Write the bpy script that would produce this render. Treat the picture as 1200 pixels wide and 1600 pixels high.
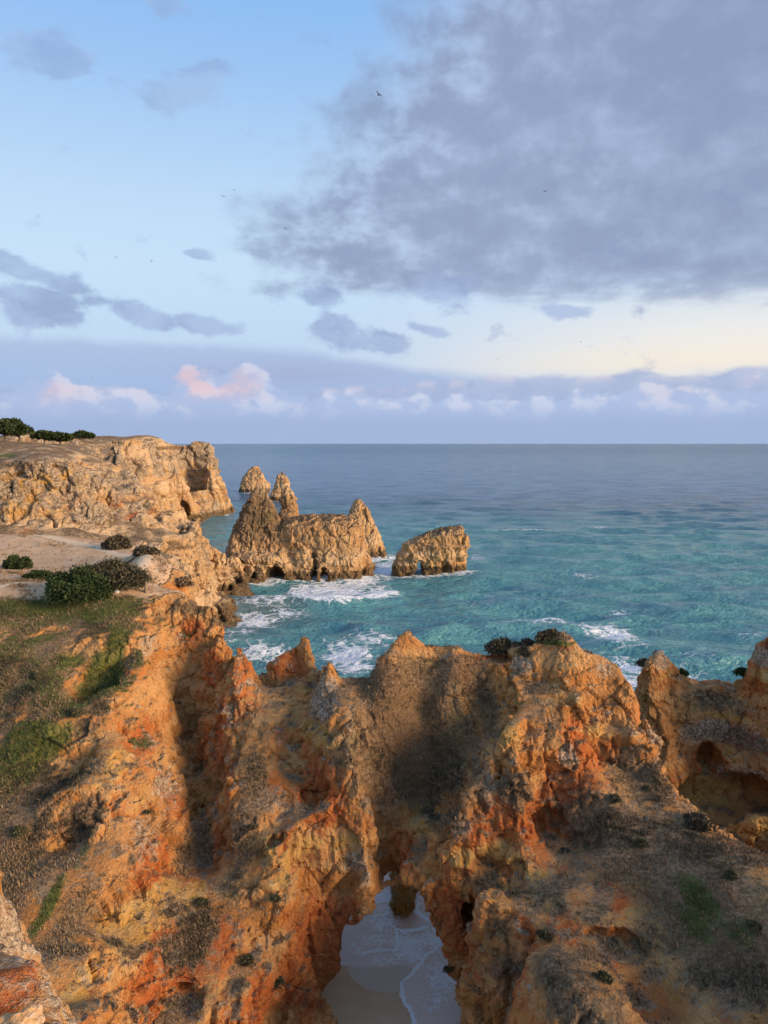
import bpy, math, random
import numpy as np

for o in list(bpy.data.objects):
    bpy.data.objects.remove(o, do_unlink=True)
SC = bpy.context.scene
COL = SC.collection
rad = math.radians

# ------------------------------------------------------------------ camera
CAM_H = 27.0
FPX, CX, CY = 1150.0, 600.0, 800.0
PITCH = math.atan(107.0 / FPX)
cam = bpy.data.cameras.new('camera')
cam.sensor_fit = 'VERTICAL'
cam.sensor_height = 36.0
cam.lens = 36.0 * FPX / 1600.0
cam.clip_start = 0.1
cam.clip_end = 200000.0
camo = bpy.data.objects.new('camera', cam)
COL.objects.link(camo)
camo.location = (0, 0, CAM_H)
camo.rotation_euler = (math.pi / 2 - PITCH, 0, 0)
SC.camera = camo

SUN_AZ = rad(114.0)      # clockwise from the view direction (+Y)
SUN_EL = rad(15.0)

# ------------------------------------------------------------------ node expression helper
class Tree:
    def __init__(self, nt):
        self.nt = nt
        nt.nodes.clear()
    def n(self, t, **kw):
        nd = self.nt.nodes.new(t)
        for k, v in kw.items():
            setattr(nd, k, v)
        return nd
    def link(self, a, b):
        self.nt.links.new(a, b)
    def put(self, sock, v):
        if isinstance(v, E): self.link(v.s, sock)
        elif hasattr(v, 'is_output'): self.link(v, sock)
        elif v is not None:
            if isinstance(v, (tuple, list)) and len(v) == 3 and sock.type == 'RGBA':
                v = (*v, 1.0)
            sock.default_value = v
    def math(self, op, a, b=None, c=None, clamp=False):
        nd = self.n('ShaderNodeMath', operation=op, use_clamp=clamp)
        for i, v in enumerate((a, b, c)):
            if v is not None: self.put(nd.inputs[i], v)
        return E(self, nd.outputs[0])
    def vmath(self, op, a, b=None):
        nd = self.n('ShaderNodeVectorMath', operation=op)
        self.put(nd.inputs[0], a)
        if b is not None: self.put(nd.inputs[1], b)
        return E(self, nd.outputs[0])
    def combine(self, x, y, z):
        nd = self.n('ShaderNodeCombineXYZ')
        for i, v in enumerate((x, y, z)): self.put(nd.inputs[i], v)
        return E(self, nd.outputs[0])
    def sep(self, v):
        nd = self.n('ShaderNodeSeparateXYZ'); self.put(nd.inputs[0], v)
        return [E(self, nd.outputs[i]) for i in range(3)]
    def smooth(self, v, a, b, lo=0.0, hi=1.0):
        nd = self.n('ShaderNodeMapRange', interpolation_type='SMOOTHSTEP')
        self.put(nd.inputs[0], v)
        for i, x in enumerate((a, b, lo, hi)): self.put(nd.inputs[i + 1], x)
        return E(self, nd.outputs[0])
    def lin(self, v, a, b, lo=0.0, hi=1.0):
        nd = self.n('ShaderNodeMapRange')
        self.put(nd.inputs[0], v)
        for i, x in enumerate((a, b, lo, hi)): self.put(nd.inputs[i + 1], x)
        return E(self, nd.outputs[0])
    def mix(self, f, a, b, blend='MIX'):
        nd = self.n('ShaderNodeMix', data_type='RGBA', blend_type=blend)
        self.put(nd.inputs[0], f); self.put(nd.inputs[6], a); self.put(nd.inputs[7], b)
        return E(self, nd.outputs[2])
    def noise(self, vec, scale, detail=4.0, rough=0.5, dist=0.0, dim='3D', lac=2.0):
        nd = self.n('ShaderNodeTexNoise', noise_dimensions=dim)
        self.put(nd.inputs['Vector'], vec)
        nd.inputs['Scale'].default_value = scale
        nd.inputs['Detail'].default_value = detail
        nd.inputs['Roughness'].default_value = rough
        nd.inputs['Lacunarity'].default_value = lac
        nd.inputs['Distortion'].default_value = dist
        return E(self, nd.outputs[0])
    def voronoi(self, vec, scale, feature='F1', rnd=1.0, out=0):
        nd = self.n('ShaderNodeTexVoronoi', feature=feature)
        self.put(nd.inputs['Vector'], vec)
        nd.inputs['Scale'].default_value = scale
        nd.inputs['Randomness'].default_value = rnd
        return E(self, nd.outputs[out])
    def attr(self, name):
        nd = self.n('ShaderNodeAttribute', attribute_name=name)
        return E(self, nd.outputs['Color']), E(self, nd.outputs['Vector'])

class E:
    def __init__(self, t, s): self.t, self.s = t, s
    def __add__(self, o): return self.t.math('ADD', self, o)
    __radd__ = __add__
    def __sub__(self, o): return self.t.math('SUBTRACT', self, o)
    def __rsub__(self, o): return self.t.math('SUBTRACT', o, self)
    def __mul__(self, o): return self.t.math('MULTIPLY', self, o)
    __rmul__ = __mul__
    def __truediv__(self, o): return self.t.math('DIVIDE', self, o)
    def __neg__(self): return self.t.math('MULTIPLY', self, -1.0)
    def max(self, o): return self.t.math('MAXIMUM', self, o)
    def min(self, o): return self.t.math('MINIMUM', self, o)
    def abs(self): return self.t.math('ABSOLUTE', self)
    def pow(self, o): return self.t.math('POWER', self, o)
    def clamp(self): return self.t.math('ADD', self, 0.0, clamp=True)

def srgb(r, g, b):
    f = lambda c: (c / 255 / 12.92) if c / 255 <= 0.04045 else ((c / 255 + 0.055) / 1.055) ** 2.4
    return (f(r), f(g), f(b))

# ------------------------------------------------------------------ world sky
world = bpy.data.worlds.new('World')
SC.world = world
world.use_nodes = True
T = Tree(world.node_tree)
SKY_STR = 0.1
def sk(r, g, b, k=1.0):          # display colour -> radiance before the background strength
    c = srgb(r, g, b)
    return tuple(v * k * 0.88 / SKY_STR for v in c)      # the picture is exposed a quarter stop up
gen = T.n('ShaderNodeTexCoord').outputs['Generated']
dx, dy, dz = T.sep(gen)
nish = T.n('ShaderNodeTexSky', sky_type='NISHITA')
nish.sun_disc = False
nish.sun_elevation = SUN_EL
nish.sun_rotation = SUN_AZ
nish.altitude = 30
nish.air_density = 1.0
nish.dust_density = 1.2
nish.ozone_density = 1.5
DEG = 57.29578
el = T.math('ARCSINE', dz) * DEG
az = T.math('ARCTAN2', dx, dy) * DEG
elp = el.max(0.0)
# clear air: zenith blue to pale, with a warm pale belt towards the sun side
c = T.mix(T.smooth(elp, 0.0, 5.0), sk(164, 184, 216), sk(192, 213, 240))
c = T.mix(T.smooth(elp, 5.0, 13.0), c, sk(200, 226, 250))
c = T.mix(T.smooth(elp, 12.0, 32.0), c, sk(142, 190, 245))
c = T.mix(T.smooth(elp, 32.0, 80.0), c, sk(120, 168, 230))
side = T.smooth(az, -8.0, 26.0) * (1.0 - T.smooth(az, 150.0, 180.0))
belt = T.math('EXPONENT', -1.0 * ((elp - 7.2) / 3.4).pow(2.0)) * side
c = T.mix(belt * 0.85, c, sk(248, 242, 234))
belt2 = T.math('EXPONENT', -1.0 * ((elp - 5.9) / 1.2).pow(2.0)) * T.smooth(az, -2.0, 22.0) * (1.0 - T.smooth(az, 150.0, 180.0))
c = T.mix(belt2 * 0.6, c, sk(255, 238, 214))
sky0 = T.mix(0.10, c, E(T, nish.outputs[0]))

# shared cloud noises
zz = dz.max(0.0) + 0.085
pu, pv = dx / zz, dy / zz
pl = T.combine(pu, pv, 0.0)
n_big = T.noise(pl, 0.62, 7.0, 0.56, 0.25)
n_fine = T.noise(T.combine(pu + 7.3, pv * 0.9 + 2.0, 0.4), 2.4, 6.0, 0.6, 0.15)
ae = T.combine(az / 10.0, el / 5.5, 0.0)
n_frag = T.noise(ae, 1.9, 6.0, 0.6, 0.35)
ae2 = T.combine(az / 10.0, el / 7.0, 3.1)
n_cum = T.noise(ae2, 3.2, 6.0, 0.52, 0.0)
n_cum_o = T.noise(T.combine(az / 10.0 + 0.09, el / 7.0 + 0.11, 3.1), 3.2, 6.0, 0.52, 0.0)

n_puff = T.noise(T.combine(az / 10.0 + 3.0, el / 7.5, 7.7), 3.4, 6.0, 0.56, 0.1)
# 1. the broad stratocumulus deck over the right half
low = T.smooth(elp + (n_big - 0.5) * 7.0, 8.2, 12.0)
edge = az - (elp - 16.0).max(0.0) * 0.75
cov = T.smooth(edge, -26.0, 10.0) * (1.0 - 0.6 * T.smooth(az, 110.0, 170.0)) * low
dd = n_big * 0.75 + n_fine * 0.5 + n_puff * 0.5 - 0.87 + (cov - 0.5) * 0.85
deck = T.smooth(dd, -0.17, 0.26) * low
dshade = T.smooth(n_fine * 0.4 + n_big * 0.4 + n_puff * 0.55, 0.50, 0.78)
deckc = T.mix(dshade, sk(184, 204, 234), sk(140, 155, 187))
deckc = T.mix(T.smooth(dd, 0.1, 0.55) * 0.6, deckc, sk(146, 159, 190))
deckc = T.mix(T.smooth(az, 2.0, 24.0) * 0.45 * (1.0 - T.smooth(az, 90.0, 150.0)), deckc, sk(131, 144, 176))
s1 = T.mix(deck * 0.93, sky0, deckc)

# 2. grey-blue cloud scraps drifting low
def blob(a0, e0, wa, we, tilt=0.0):
    da = (az - a0); de = (el - e0) + da * tilt
    return T.math('EXPONENT', -1.0 * ((da / wa).pow(2.0) + (de / we).pow(2.0)))
frag = None
for b in ((-25.5, 9.4, 3.4, 1.6, .22), (-18.0, 9.3, 2.8, 1.0, .3), (-13.5, 8.7, 2.2, 0.8, .15), (-3.0, 8.3, 2.6, 1.4, .3),
          (0.5, 7.6, 2.2, .8, .2), (4.5, 11.2, 2.4, 1.3, .1), (-5.0, 11.0, 2.0, .9, .1), (3.6, 8.5, 1.8, .5, .25), (-14.0, 24.0, 3.2, 1.3, -.25),
          (-23.5, 24.6, 3.4, 1.2, .1), (-16.0, 28.6, 2.4, .9, .1), (-14.0, 13.6, 1.3, .4, .1), (13.5, 9.7, 2.4, .7, .1), (-25, 11.6, 3.0, .8, .2),
          (-45, 9, 7, 2, 0), (40, 9.5, 5, 1.2, 0), (-70, 14, 8, 2, 0), (-100, 10, 12, 2.5, 0), (150, 12, 12, 2, 0), (-150, 16, 12, 3, 0)):
    g = blob(*b)
    frag = g if frag is None else frag.max(g)
fr = T.smooth(frag * 0.62 + (n_frag - 0.5) * 0.9 + (n_puff - 0.5) * 1.1, 0.14, 0.42)
fc = T.mix(T.smooth(n_frag, 0.4, 0.68), sk(164, 184, 220), sk(134, 153, 194))
s2 = T.mix(fr * (0.74 - 0.3 * T.smooth(el, 12.0, 20.0)), s1, fc)

# 3. flat veil of stratus and the cumulus bank over the horizon
veil_top = 7.4 - T.smooth(az, -12.0, 9.0) * 2.0 + (n_frag - 0.5) * 1.3
veil = (1.0 - T.smooth(el - veil_top, -0.7, 0.35)) * (1.0 - T.smooth(az + (n_frag - 0.5) * 14.0, 3.0, 11.0))
vc = T.mix(T.smooth(el, 4.0, 7.5), sk(152, 176, 218), sk(164, 182, 218))
vc = T.mix(blob(-7.0, 5.2, 8.0, 1.0) * 0.6, vc, sk(150, 154, 194))
s3 = T.mix(veil * 0.72, s2, vc)
far_top = 5.05 - T.smooth(az, 10.0, -8.0) * 1.0 + (n_cum - 0.5) * 1.6 + blob(18.3, 4.6, 1.6, 3.0) * 0.55 + blob(25.5, 4.6, 1.5, 3.0) * .3
farb = 1.0 - T.smooth(el - far_top, -0.4, 0.2)
fbc = T.mix(T.smooth(n_cum, 0.35, 0.7), sk(162, 178, 212), sk(178, 190, 220))
fbc = T.mix(T.smooth(far_top - el, 0.9, 0.0) * T.smooth(n_cum - n_cum_o, -0.05, 0.12) * 0.6, fbc, sk(226, 214, 222))
s3 = T.mix(farb * 0.9, s3, fbc)
cum_top = 3.5 + (n_cum - 0.5) * 4.6 + blob(-11.5, 4.0, 5.0, 6.0) * 2.3 + blob(-25.0, 4.0, 3.2, 6.0) * 1.1 + T.smooth(az, 6.0, 20.0) * 0.5
cumm = 1.0 - T.smooth(el - cum_top, -0.3, 0.12)
lit = T.smooth(n_cum - n_cum_o, -0.03, 0.13)
cc = T.mix(T.smooth(el, 0.6, 3.4), sk(156, 176, 214), sk(172, 190, 225))
cc = T.mix(lit * T.smooth(el, 1.6, 3.4) * 0.75, cc, sk(214, 219, 236))
pink = (blob(-14.0, 4.6, 3.8, 1.2) * 1.0 + blob(-25.0, 3.8, 3.2, 0.8) * 0.6 + blob(24.0, 4.2, 4.0, 0.9) * 0.6 + blob(-9.5, 3.9, 1.6, 0.5) * .6).clamp()
cc = T.mix(pink * T.smooth(n_cum, 0.42, 0.62) * 0.85, cc, sk(238, 196, 194))
s4 = T.mix(cumm * 0.82, s3, cc)
# sea haze right on the horizon
s5 = T.mix((1.0 - T.smooth(el, 0.1, 2.4)) * 0.75, s4, sk(160, 180, 214))
bg = T.n('ShaderNodeBackground')
T.put(bg.inputs[0], s5)
bg.inputs[1].default_value = SKY_STR
T.link(bg.outputs[0], T.n('ShaderNodeOutputWorld').inputs[0])
world.cycles.sampling_method = 'MANUAL'
world.cycles.sample_map_resolution = 512

# ------------------------------------------------------------------ sun
sun = bpy.data.lights.new('sun', 'SUN')
sun.energy = 5.0
sun.angle = rad(22.0)
sun.color = (1.0, 0.75, 0.50)
suno = bpy.data.objects.new('sun', sun)
COL.objects.link(suno)
sd = np.array([math.sin(SUN_AZ) * math.cos(SUN_EL), math.cos(SUN_AZ) * math.cos(SUN_EL), math.sin(SUN_EL)])
from mathutils import Vector
suno.rotation_euler = Vector(sd).to_track_quat('Z', 'Y').to_euler()
suno.location = (60, -40, 60)

SC.view_settings.view_transform = 'Standard'
SC.view_settings.look = 'None'
SC.view_settings.exposure = 0.25
SC.view_settings.gamma = 1.0
SC.view_settings.use_curve_mapping = False
SC.render.engine = 'CYCLES'
SC.cycles.max_bounces = 4
SC.cycles.diffuse_bounces = 2
SC.cycles.glossy_bounces = 2
SC.cycles.transparent_max_bounces = 6
SC.cycles.use_adaptive_sampling = True
SC.cycles.adaptive_threshold = 0.02
SC.cycles.adaptive_min_samples = 24

# ------------------------------------------------------------------ geometry helpers
CP, SP = math.cos(PITCH), math.sin(PITCH)
def ray(px, py):
    a = (px - CX) / FPX; b = (CY - py) / FPX
    return a, CP + b * SP, -SP + b * CP
def P(px, py, Y):
    x, y, z = ray(px, py)
    t = Y / y
    return (x * t, Y, CAM_H + z * t)
def seaP(px, py):
    x, y, z = ray(px, py)
    t = -CAM_H / z
    return (x * t, y * t, 0.0)

rs = np.random.RandomState(7)
LAT = rs.rand(64, 64, 64).astype(np.float32)
def vnoise(p, seed=0):
    """smooth value noise in -1..1 at points p (N,3)"""
    p = p.astype(np.float32) + np.float32(seed * 13.37 + 100.0)
    i = np.floor(p).astype(np.int32)
    f = p - i
    f = f * f * (3 - 2 * f)
    i0 = i & 63; i1 = (i + 1) & 63
    x0, y0, z0 = i0.T; x1, y1, z1 = i1.T
    fx, fy, fz = f.T
    def l(a, b, t): return a + (b - a) * t
    c00 = l(LAT[x0, y0, z0], LAT[x1, y0, z0], fx); c10 = l(LAT[x0, y1, z0], LAT[x1, y1, z0], fx)
    c01 = l(LAT[x0, y0, z1], LAT[x1, y0, z1], fx); c11 = l(LAT[x0, y1, z1], LAT[x1, y1, z1], fx)
    return (l(l(c00, c10, fy), l(c01, c11, fy), fz) * 2 - 1)
def fbm(p, L, octs=4, seed=0, gain=0.5):
    s = 0; a = 1; tot = 0
    q = p / L
    for k in range(octs):
        s = s + a * vnoise(q, seed + k); tot += a
        a *= gain; q = q * 2.03
    return s / tot
def gridnoise(shape, h, L, seed):
    """smooth noise on a whole regular grid, separable cubic upsampling; L per axis"""
    r = np.random.RandomState(seed)
    mats = []; dims = []
    for n, l in zip(shape, L):
        u = np.arange(n) * h / l
        m = int(math.ceil(u[-1])) + 4
        i = np.floor(u).astype(int); f = u - i
        M = np.zeros((n, m), np.float32)
        w = [(1 - f) ** 3 / 6, (3 * f ** 3 - 6 * f ** 2 + 4) / 6, (-3 * f ** 3 + 3 * f ** 2 + 3 * f + 1) / 6, f ** 3 / 6]
        for k in range(4): M[np.arange(n), i + k] = w[k]
        mats.append(M); dims.append(m)
    R = r.randn(*dims).astype(np.float32)
    R = np.tensordot(mats[0], R, (1, 0))
    R = np.einsum('jb,abc->ajc', mats[1], R, optimize=True)
    R = R @ mats[2].T
    return R / (R.std() + 1e-6)

def cells(p, seed=0):
    """jittered cell noise: per-cell random value, facet tilt and distance to the cell border"""
    p = p.astype(np.float32) + np.float32(seed * 7.77 + 50)
    ip = np.floor(p).astype(np.int32)
    f1 = np.full(len(p), 9.0, np.float32); f2 = f1.copy()
    val = np.zeros(len(p), np.float32); til = np.zeros(len(p), np.float32)
    for a in (-1, 0, 1):
        for b in (-1, 0, 1):
            for c in (-1, 0, 1):
                q = ip + np.array((a, b, c), np.int32)
                x, y, z = (q & 63).T
                j = np.stack([LAT[x, y, z], LAT[y, z, x], LAT[z, x, (y + 17) & 63]], 1)
                d = p - q - j
                r = (d * d).sum(1)
                near = r < f1
                f2 = np.where(near, f1, np.minimum(f2, r))
                f1 = np.where(near, r, f1)
                v = LAT[(x + 31) & 63, y, (z + 9) & 63]
                val = np.where(near, v, val)
                til = np.where(near, d[:, 0] * (LAT[(y + 5) & 63, x, z] - .5) + d[:, 1] * (LAT[z, (x + 11) & 63, y] - .5) + d[:, 2] * (LAT[x, z, (y + 23) & 63] - .5), til)
    return val * 2 - 1, til * 2, np.sqrt(f2) - np.sqrt(f1)

class RBF:
    def __init__(self, pts, c=0.6):
        p = np.array(pts, float)
        self.xy = p[:, :2]; self.c = c
        n = len(p)
        A = np.zeros((n + 3, n + 3))
        A[:n, :n] = self.phi(self.xy[:, None, :] - self.xy[None])
        A[:n, :n] += np.eye(n) * -0.02
        A[:n, n] = 1; A[:n, n + 1:] = self.xy
        A[n:, :n] = A[:n, n:].T
        b = np.concatenate([p[:, 2], [0, 0, 0]])
        self.w = np.linalg.solve(A, b)
    def phi(self, d): return np.sqrt((d ** 2).sum(-1) + self.c ** 2)
    def __call__(self, x, y):
        x = np.asarray(x, float); y = np.asarray(y, float)
        q = np.stack([x.ravel(), y.ravel()], 1)
        out = np.empty(len(q))
        n = len(self.xy)
        for s in range(0, len(q), 40000):
            d = q[s:s + 40000, None, :] - self.xy[None]
            out[s:s + 40000] = self.phi(d) @ self.w[:n] + self.w[n] + q[s:s + 40000] @ self.w[n + 1:]
        return out.reshape(x.shape)

def hit(H, px, py, y0, y1, n=1500):
    """where the line of sight through a picture point first meets the terrain H"""
    dx, dy, dz = ray(px, py)
    Y = np.linspace(y0, y1, n); t = Y / dy
    X = dx * t; Z = CAM_H + dz * t
    h = H(X, Y)
    k = np.nonzero(h > Z)[0]
    k = k[0] if len(k) else n - 1
    return np.array([X[k], Y[k], Z[k]])

def surface_nets(F, org, h):
    s = F < 0
    nx, ny, nz = F.shape
    cnt = np.zeros((nx - 1, ny - 1, nz - 1), np.uint8)
    for a in (0, 1):
        for b in (0, 1):
            for c in (0, 1):
                cnt += s[a:nx - 1 + a, b:ny - 1 + b, c:nz - 1 + c]
    act = (cnt > 0) & (cnt < 8)
    I, J, K = np.nonzero(act)
    pos = np.zeros((len(I), 3)); num = np.zeros(len(I))
    cor = [(a, b, c) for a in (0, 1) for b in (0, 1) for c in (0, 1)]
    for ci, A in enumerate(cor):
        for B in cor[ci + 1:]:
            if sum(abs(A[k] - B[k]) for k in range(3)) != 1: continue
            f0 = F[I + A[0], J + A[1], K + A[2]]; f1 = F[I + B[0], J + B[1], K + B[2]]
            m = (f0 < 0) != (f1 < 0)
            t = np.where(m, f0 / np.where(m, f0 - f1, 1), 0)
            for k in range(3):
                pos[:, k] += np.where(m, A[k] + (B[k] - A[k]) * t, 0)
            num += m
    pos /= num[:, None]
    V = (pos + np.stack([I, J, K], 1)) * h + np.array(org)
    vid = np.full(act.shape, -1, np.int32)
    vid[I, J, K] = np.arange(len(I))
    Q = []
    for ax in range(3):
        sl0 = [slice(1, -1)] * 3; sl1 = [slice(1, -1)] * 3
        sl0[ax] = slice(0, -1); sl1[ax] = slice(1, None)
        s0 = s[tuple(sl0)]; s1 = s[tuple(sl1)]
        idx = np.nonzero(s0 != s1)
        inside = s0[idx]
        base = [idx[k] + (0 if k == ax else 1) for k in range(3)]
        u, v = (ax + 1) % 3, (ax + 2) % 3
        def cell(du, dv):
            b = [x.copy() for x in base]
            b[u] = b[u] + du; b[v] = b[v] + dv
            return vid[b[0], b[1], b[2]]
        q = np.stack([cell(-1, -1), cell(0, -1), cell(0, 0), cell(-1, 0)], 1)
        q[~inside] = q[~inside][:, ::-1]
        Q.append(q)
    Q = np.concatenate(Q)
    Q = Q[(Q >= 0).all(1)]
    return V, Q

def subdivide(V, Q):
    n = len(V)
    e = np.concatenate([Q[:, [0, 1]], Q[:, [1, 2]], Q[:, [2, 3]], Q[:, [3, 0]]])
    e.sort(1)
    key = e[:, 0].astype(np.int64) * n + e[:, 1]
    uq, inv = np.unique(key, return_inverse=True)
    a = uq // n; b = uq % n
    mids = (V[a] + V[b]) / 2
    cen = V[Q].mean(1)
    m = n + inv.reshape(4, -1)
    c = n + len(uq) + np.arange(len(Q))
    NV = np.concatenate([V, mids, cen])
    NQ = np.concatenate([np.stack([Q[:, 0], m[0], c, m[3]], 1), np.stack([Q[:, 1], m[1], c, m[0]], 1),
                         np.stack([Q[:, 2], m[2], c, m[1]], 1), np.stack([Q[:, 3], m[3], c, m[2]], 1)])
    return NV, NQ
def normals(V, Q):
    a = V[Q[:, 2]] - V[Q[:, 0]]; b = V[Q[:, 3]] - V[Q[:, 1]]
    fn = np.cross(a, b)
    N = np.zeros_like(V)
    for k in range(3):
        for j in range(4):
            N[:, k] += np.bincount(Q[:, j], weights=fn[:, k], minlength=len(V))
    return N / (np.linalg.norm(N, axis=1, keepdims=True) + 1e-9)
def relax(V, Q, it=1, f=0.5):
    for _ in range(it):
        S = np.zeros_like(V); C = np.zeros(len(V))
        for j in range(4):
            C += np.bincount(Q[:, j], minlength=len(V))
        cen = V[Q].mean(1)
        for k in range(3):
            for j in range(4):
                S[:, k] += np.bincount(Q[:, j], weights=cen[:, k], minlength=len(V))
        ok = C > 0
        V = V.copy(); V[ok] = V[ok] * (1 - f) + f * S[ok] / C[ok][:, None]
    return V

def mesh_obj(name, V, F, mat, parent=None, smooth=True, attrs=None):
    """F: (n,3) or (n,4) index array"""
    me = bpy.data.meshes.new(name)
    V = np.asarray(V, np.float32); F = np.asarray(F, np.int32)
    k = F.shape[1]
    me.vertices.add(len(V)); me.vertices.foreach_set('co', V.ravel())
    me.loops.add(F.size); me.loops.foreach_set('vertex_index', F.ravel())
    me.polygons.add(len(F))
    me.polygons.foreach_set('loop_start', np.arange(len(F), dtype=np.int32) * k)
    me.polygons.foreach_set('use_smooth', np.full(len(F), smooth))
    me.update(calc_edges=True)
    if attrs:
        for an, d in attrs.items():
            at = me.color_attributes.new(an, 'FLOAT_COLOR', 'POINT')
            buf = np.ones((len(V), 4), np.float32)
            buf[:, :d.shape[1]] = d
            at.data.foreach_set('color', buf.ravel())
    if mat is not None:
        me.materials.append(mat)
    o = bpy.data.objects.new(name, me)
    COL.objects.link(o)
    if parent is not None: o.parent = parent
    return o
def tag(o, label=None, cat=None, group=None, kind=None):
    if label: o['label'] = label
    if cat: o['category'] = cat
    if group: o['group'] = group
    if kind: o['kind'] = kind
    return o
def empty(name, loc, rz=0.0):
    o = bpy.data.objects.new(name, None)
    o.location = loc; o.rotation_euler = (0, 0, rz)
    o.empty_display_size = 0.3
    COL.objects.link(o)
    return o
def sstep(x, a, b):
    t = np.clip((x - a) / (b - a), 0, 1)
    return t * t * (3 - 2 * t)

# ------------------------------------------------------------------ materials
def new_mat(name):
    m = bpy.data.materials.new(name)
    m.use_nodes = True
    return m, Tree(m.node_tree)
def finish(t, color, rough, bump=None, strength=0.6, dist=0.1, spec=0.3, **kw):
    b = t.n('ShaderNodeBsdfPrincipled')
    t.put(b.inputs['Base Color'], color)
    t.put(b.inputs['Roughness'], rough)
    t.put(b.inputs['Specular IOR Level'], spec)
    for k, v in kw.items(): t.put(b.inputs[k.replace('_', ' ')], v)
    if bump is not None:
        bp = t.n('ShaderNodeBump')
        bp.inputs['Strength'].default_value = strength
        bp.inputs['Distance'].default_value = dist
        t.put(bp.inputs['Height'], bump)
        t.link(bp.outputs[0], b.inputs['Normal'])
    o = t.n('ShaderNodeOutputMaterial')
    t.link(b.outputs[0], o.inputs[0])
    return b

def rock_material(name, scale=1.0, tint=(1, 1, 1), strata_d=0.9, pal=None, wet=0.75, wetz=1.7):
    """m1 = red, yellow, crust ; m2 = scrub, grass, sand"""
    m, t = new_mat(name)
    geo = t.n('ShaderNodeNewGeometry')
    pos = t.vmath('MULTIPLY', E(t, geo.outputs['Position']), (1 / scale,) * 3)
    x, y, z = t.sep(pos)
    r, ye, cr = t.sep(t.attr('m1')[1])
    sc, gr, sa = t.sep(t.attr('m2')[1])
    n1 = t.noise(pos, 0.35, 4.0, 0.6)
    n2 = t.noise(pos, 1.6, 6.0, 0.66, 0.3)
    n3 = t.noise(pos, 6.5, 4.0, 0.7)
    flut = t.noise(t.combine(x, y, z * 0.3), 1.3, 5.0, 0.62, 0.4)
    zw = z + (n1 - 0.5) * 1.6
    strat = t.noise(t.combine(x * 0.05, y * 0.05, zw), strata_d, 5.0, 0.6)
    pal = pal or ((0.41, 0.168, 0.046), (0.53, 0.240, 0.076), (0.60, 0.355, 0.15))
    base = t.mix(t.smooth(n1, 0.35, 0.65), pal[0], pal[1])
    base = t.mix(t.smooth(strat, 0.42, 0.6) * 0.6, base, pal[2])
    base = t.mix(t.smooth(strat, 0.36, 0.26) * 0.55, base, (0.35, 0.155, 0.055))
    def soft(mask, w=0.55, lo=0.38, hi=0.62):
        return t.smooth(mask + (n2 - 0.5) * w + (n3 - 0.5) * w * 0.5, lo, hi)
    rc = t.mix(t.smooth(n2, 0.4, 0.62), (0.40, 0.085, 0.020), (0.50, 0.170, 0.050))
    base = t.mix(soft(r, 1.1, 0.4, 0.6) * 0.85, base, rc)
    yc = t.mix(t.smooth(n2, 0.42, 0.6), (0.52, 0.28, 0.07), (0.58, 0.36, 0.13))
    base = t.mix(soft(ye, 1.15, 0.42, 0.6) * 0.8, base, yc)
    crc = t.mix(t.smooth(n3, 0.38, 0.62), (0.165, 0.112, 0.075), (0.52, 0.41, 0.285))
    base = t.mix(soft(cr, 0.95) * 0.85, base, crc)
    rill = t.noise(t.vmath('ADD', t.combine(x, y * 0.22, z * 0.22), t.combine(n2 * 0.5, 0.0, 0.0)), 1.9, 5.0, 0.62)
    # darker cracks, pits, rills and streaks, pale crumbs
    vor = t.smooth(t.voronoi(t.vmath('ADD', t.combine(x, y, z * 0.7), t.combine(n2 * 0.9, n1 * 0.9, n3 * 0.3)), 0.8, 'DISTANCE_TO_EDGE'), 0.0, 0.09)
    vor = 1.0 - (1.0 - vor) * t.smooth(n1 + (n2 - 0.5) * 0.5, 0.50, 0.66)
    base = t.mix((1.0 - vor) * 0.35, base, (0.15, 0.075, 0.04))
    base = t.mix(t.smooth(n3, 0.62, 0.76) * 0.45, base, (0.60, 0.47, 0.33))
    base = t.mix(t.smooth(flut, 0.62, 0.76) * 0.55, base, (0.21, 0.10, 0.045))
    base = t.mix(t.smooth(rill, 0.44, 0.32) * 0.45, base, (0.20, 0.10, 0.048))
    base = t.mix(t.smooth(n2, 0.41, 0.31) * 0.75, base, (0.12, 0.055, 0.028))
    base = t.mix(t.smooth(n3, 0.42, 0.30) * 0.75, base, (0.09, 0.045, 0.026))
    scc = t.mix(t.smooth(n3, 0.38, 0.64), (0.130, 0.082, 0.046), (0.30, 0.198, 0.112))
    scc = t.mix(t.smooth(n1, 0.5, 0.7) * 0.45, scc, (0.125, 0.12, 0.045))
    scc = t.mix(t.smooth(sc + (n2 - 0.5) * 0.4, 0.72, 0.98) * 0.55, scc, (0.095, 0.062, 0.035))
    base = t.mix(soft(sc, 0.9) * 0.9, base, scc)
    gc = t.mix(t.smooth(n2, 0.36, 0.64), (0.055, 0.080, 0.018), (0.155, 0.165, 0.050))
    base = t.mix(soft(gr, 0.7) * 0.9, base, gc)
    sac = t.mix(t.smooth(n2, 0.35, 0.65), (0.54, 0.325, 0.175), (0.64, 0.425, 0.255))
    sac = t.mix(t.smooth(n3, 0.5, 0.68) * 0.5, sac, (0.40, 0.26, 0.145))
    sac = t.mix(t.smooth(ye + (n2 - 0.5) * 0.3, 0.55, 0.8), sac, (0.70, 0.51, 0.33))
    base = t.mix(soft(sa, 0.3) * 0.95, base, sac)
    # wet algae belt at the tide line
    zt = E(t, t.n('ShaderNodeNewGeometry').outputs['Position'])
    z0 = t.sep(zt)[2]
    base = t.mix(t.smooth(z0 + (n2 - 0.5) * 2.0, wetz, wetz - 1.0) * (1.0 - t.smooth(sa, 0.3, 0.6)) * wet, base, (0.065, 0.045, 0.026))
    if tint != (1, 1, 1):
        base = t.mix(1.0, base, tint, 'MULTIPLY')
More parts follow.
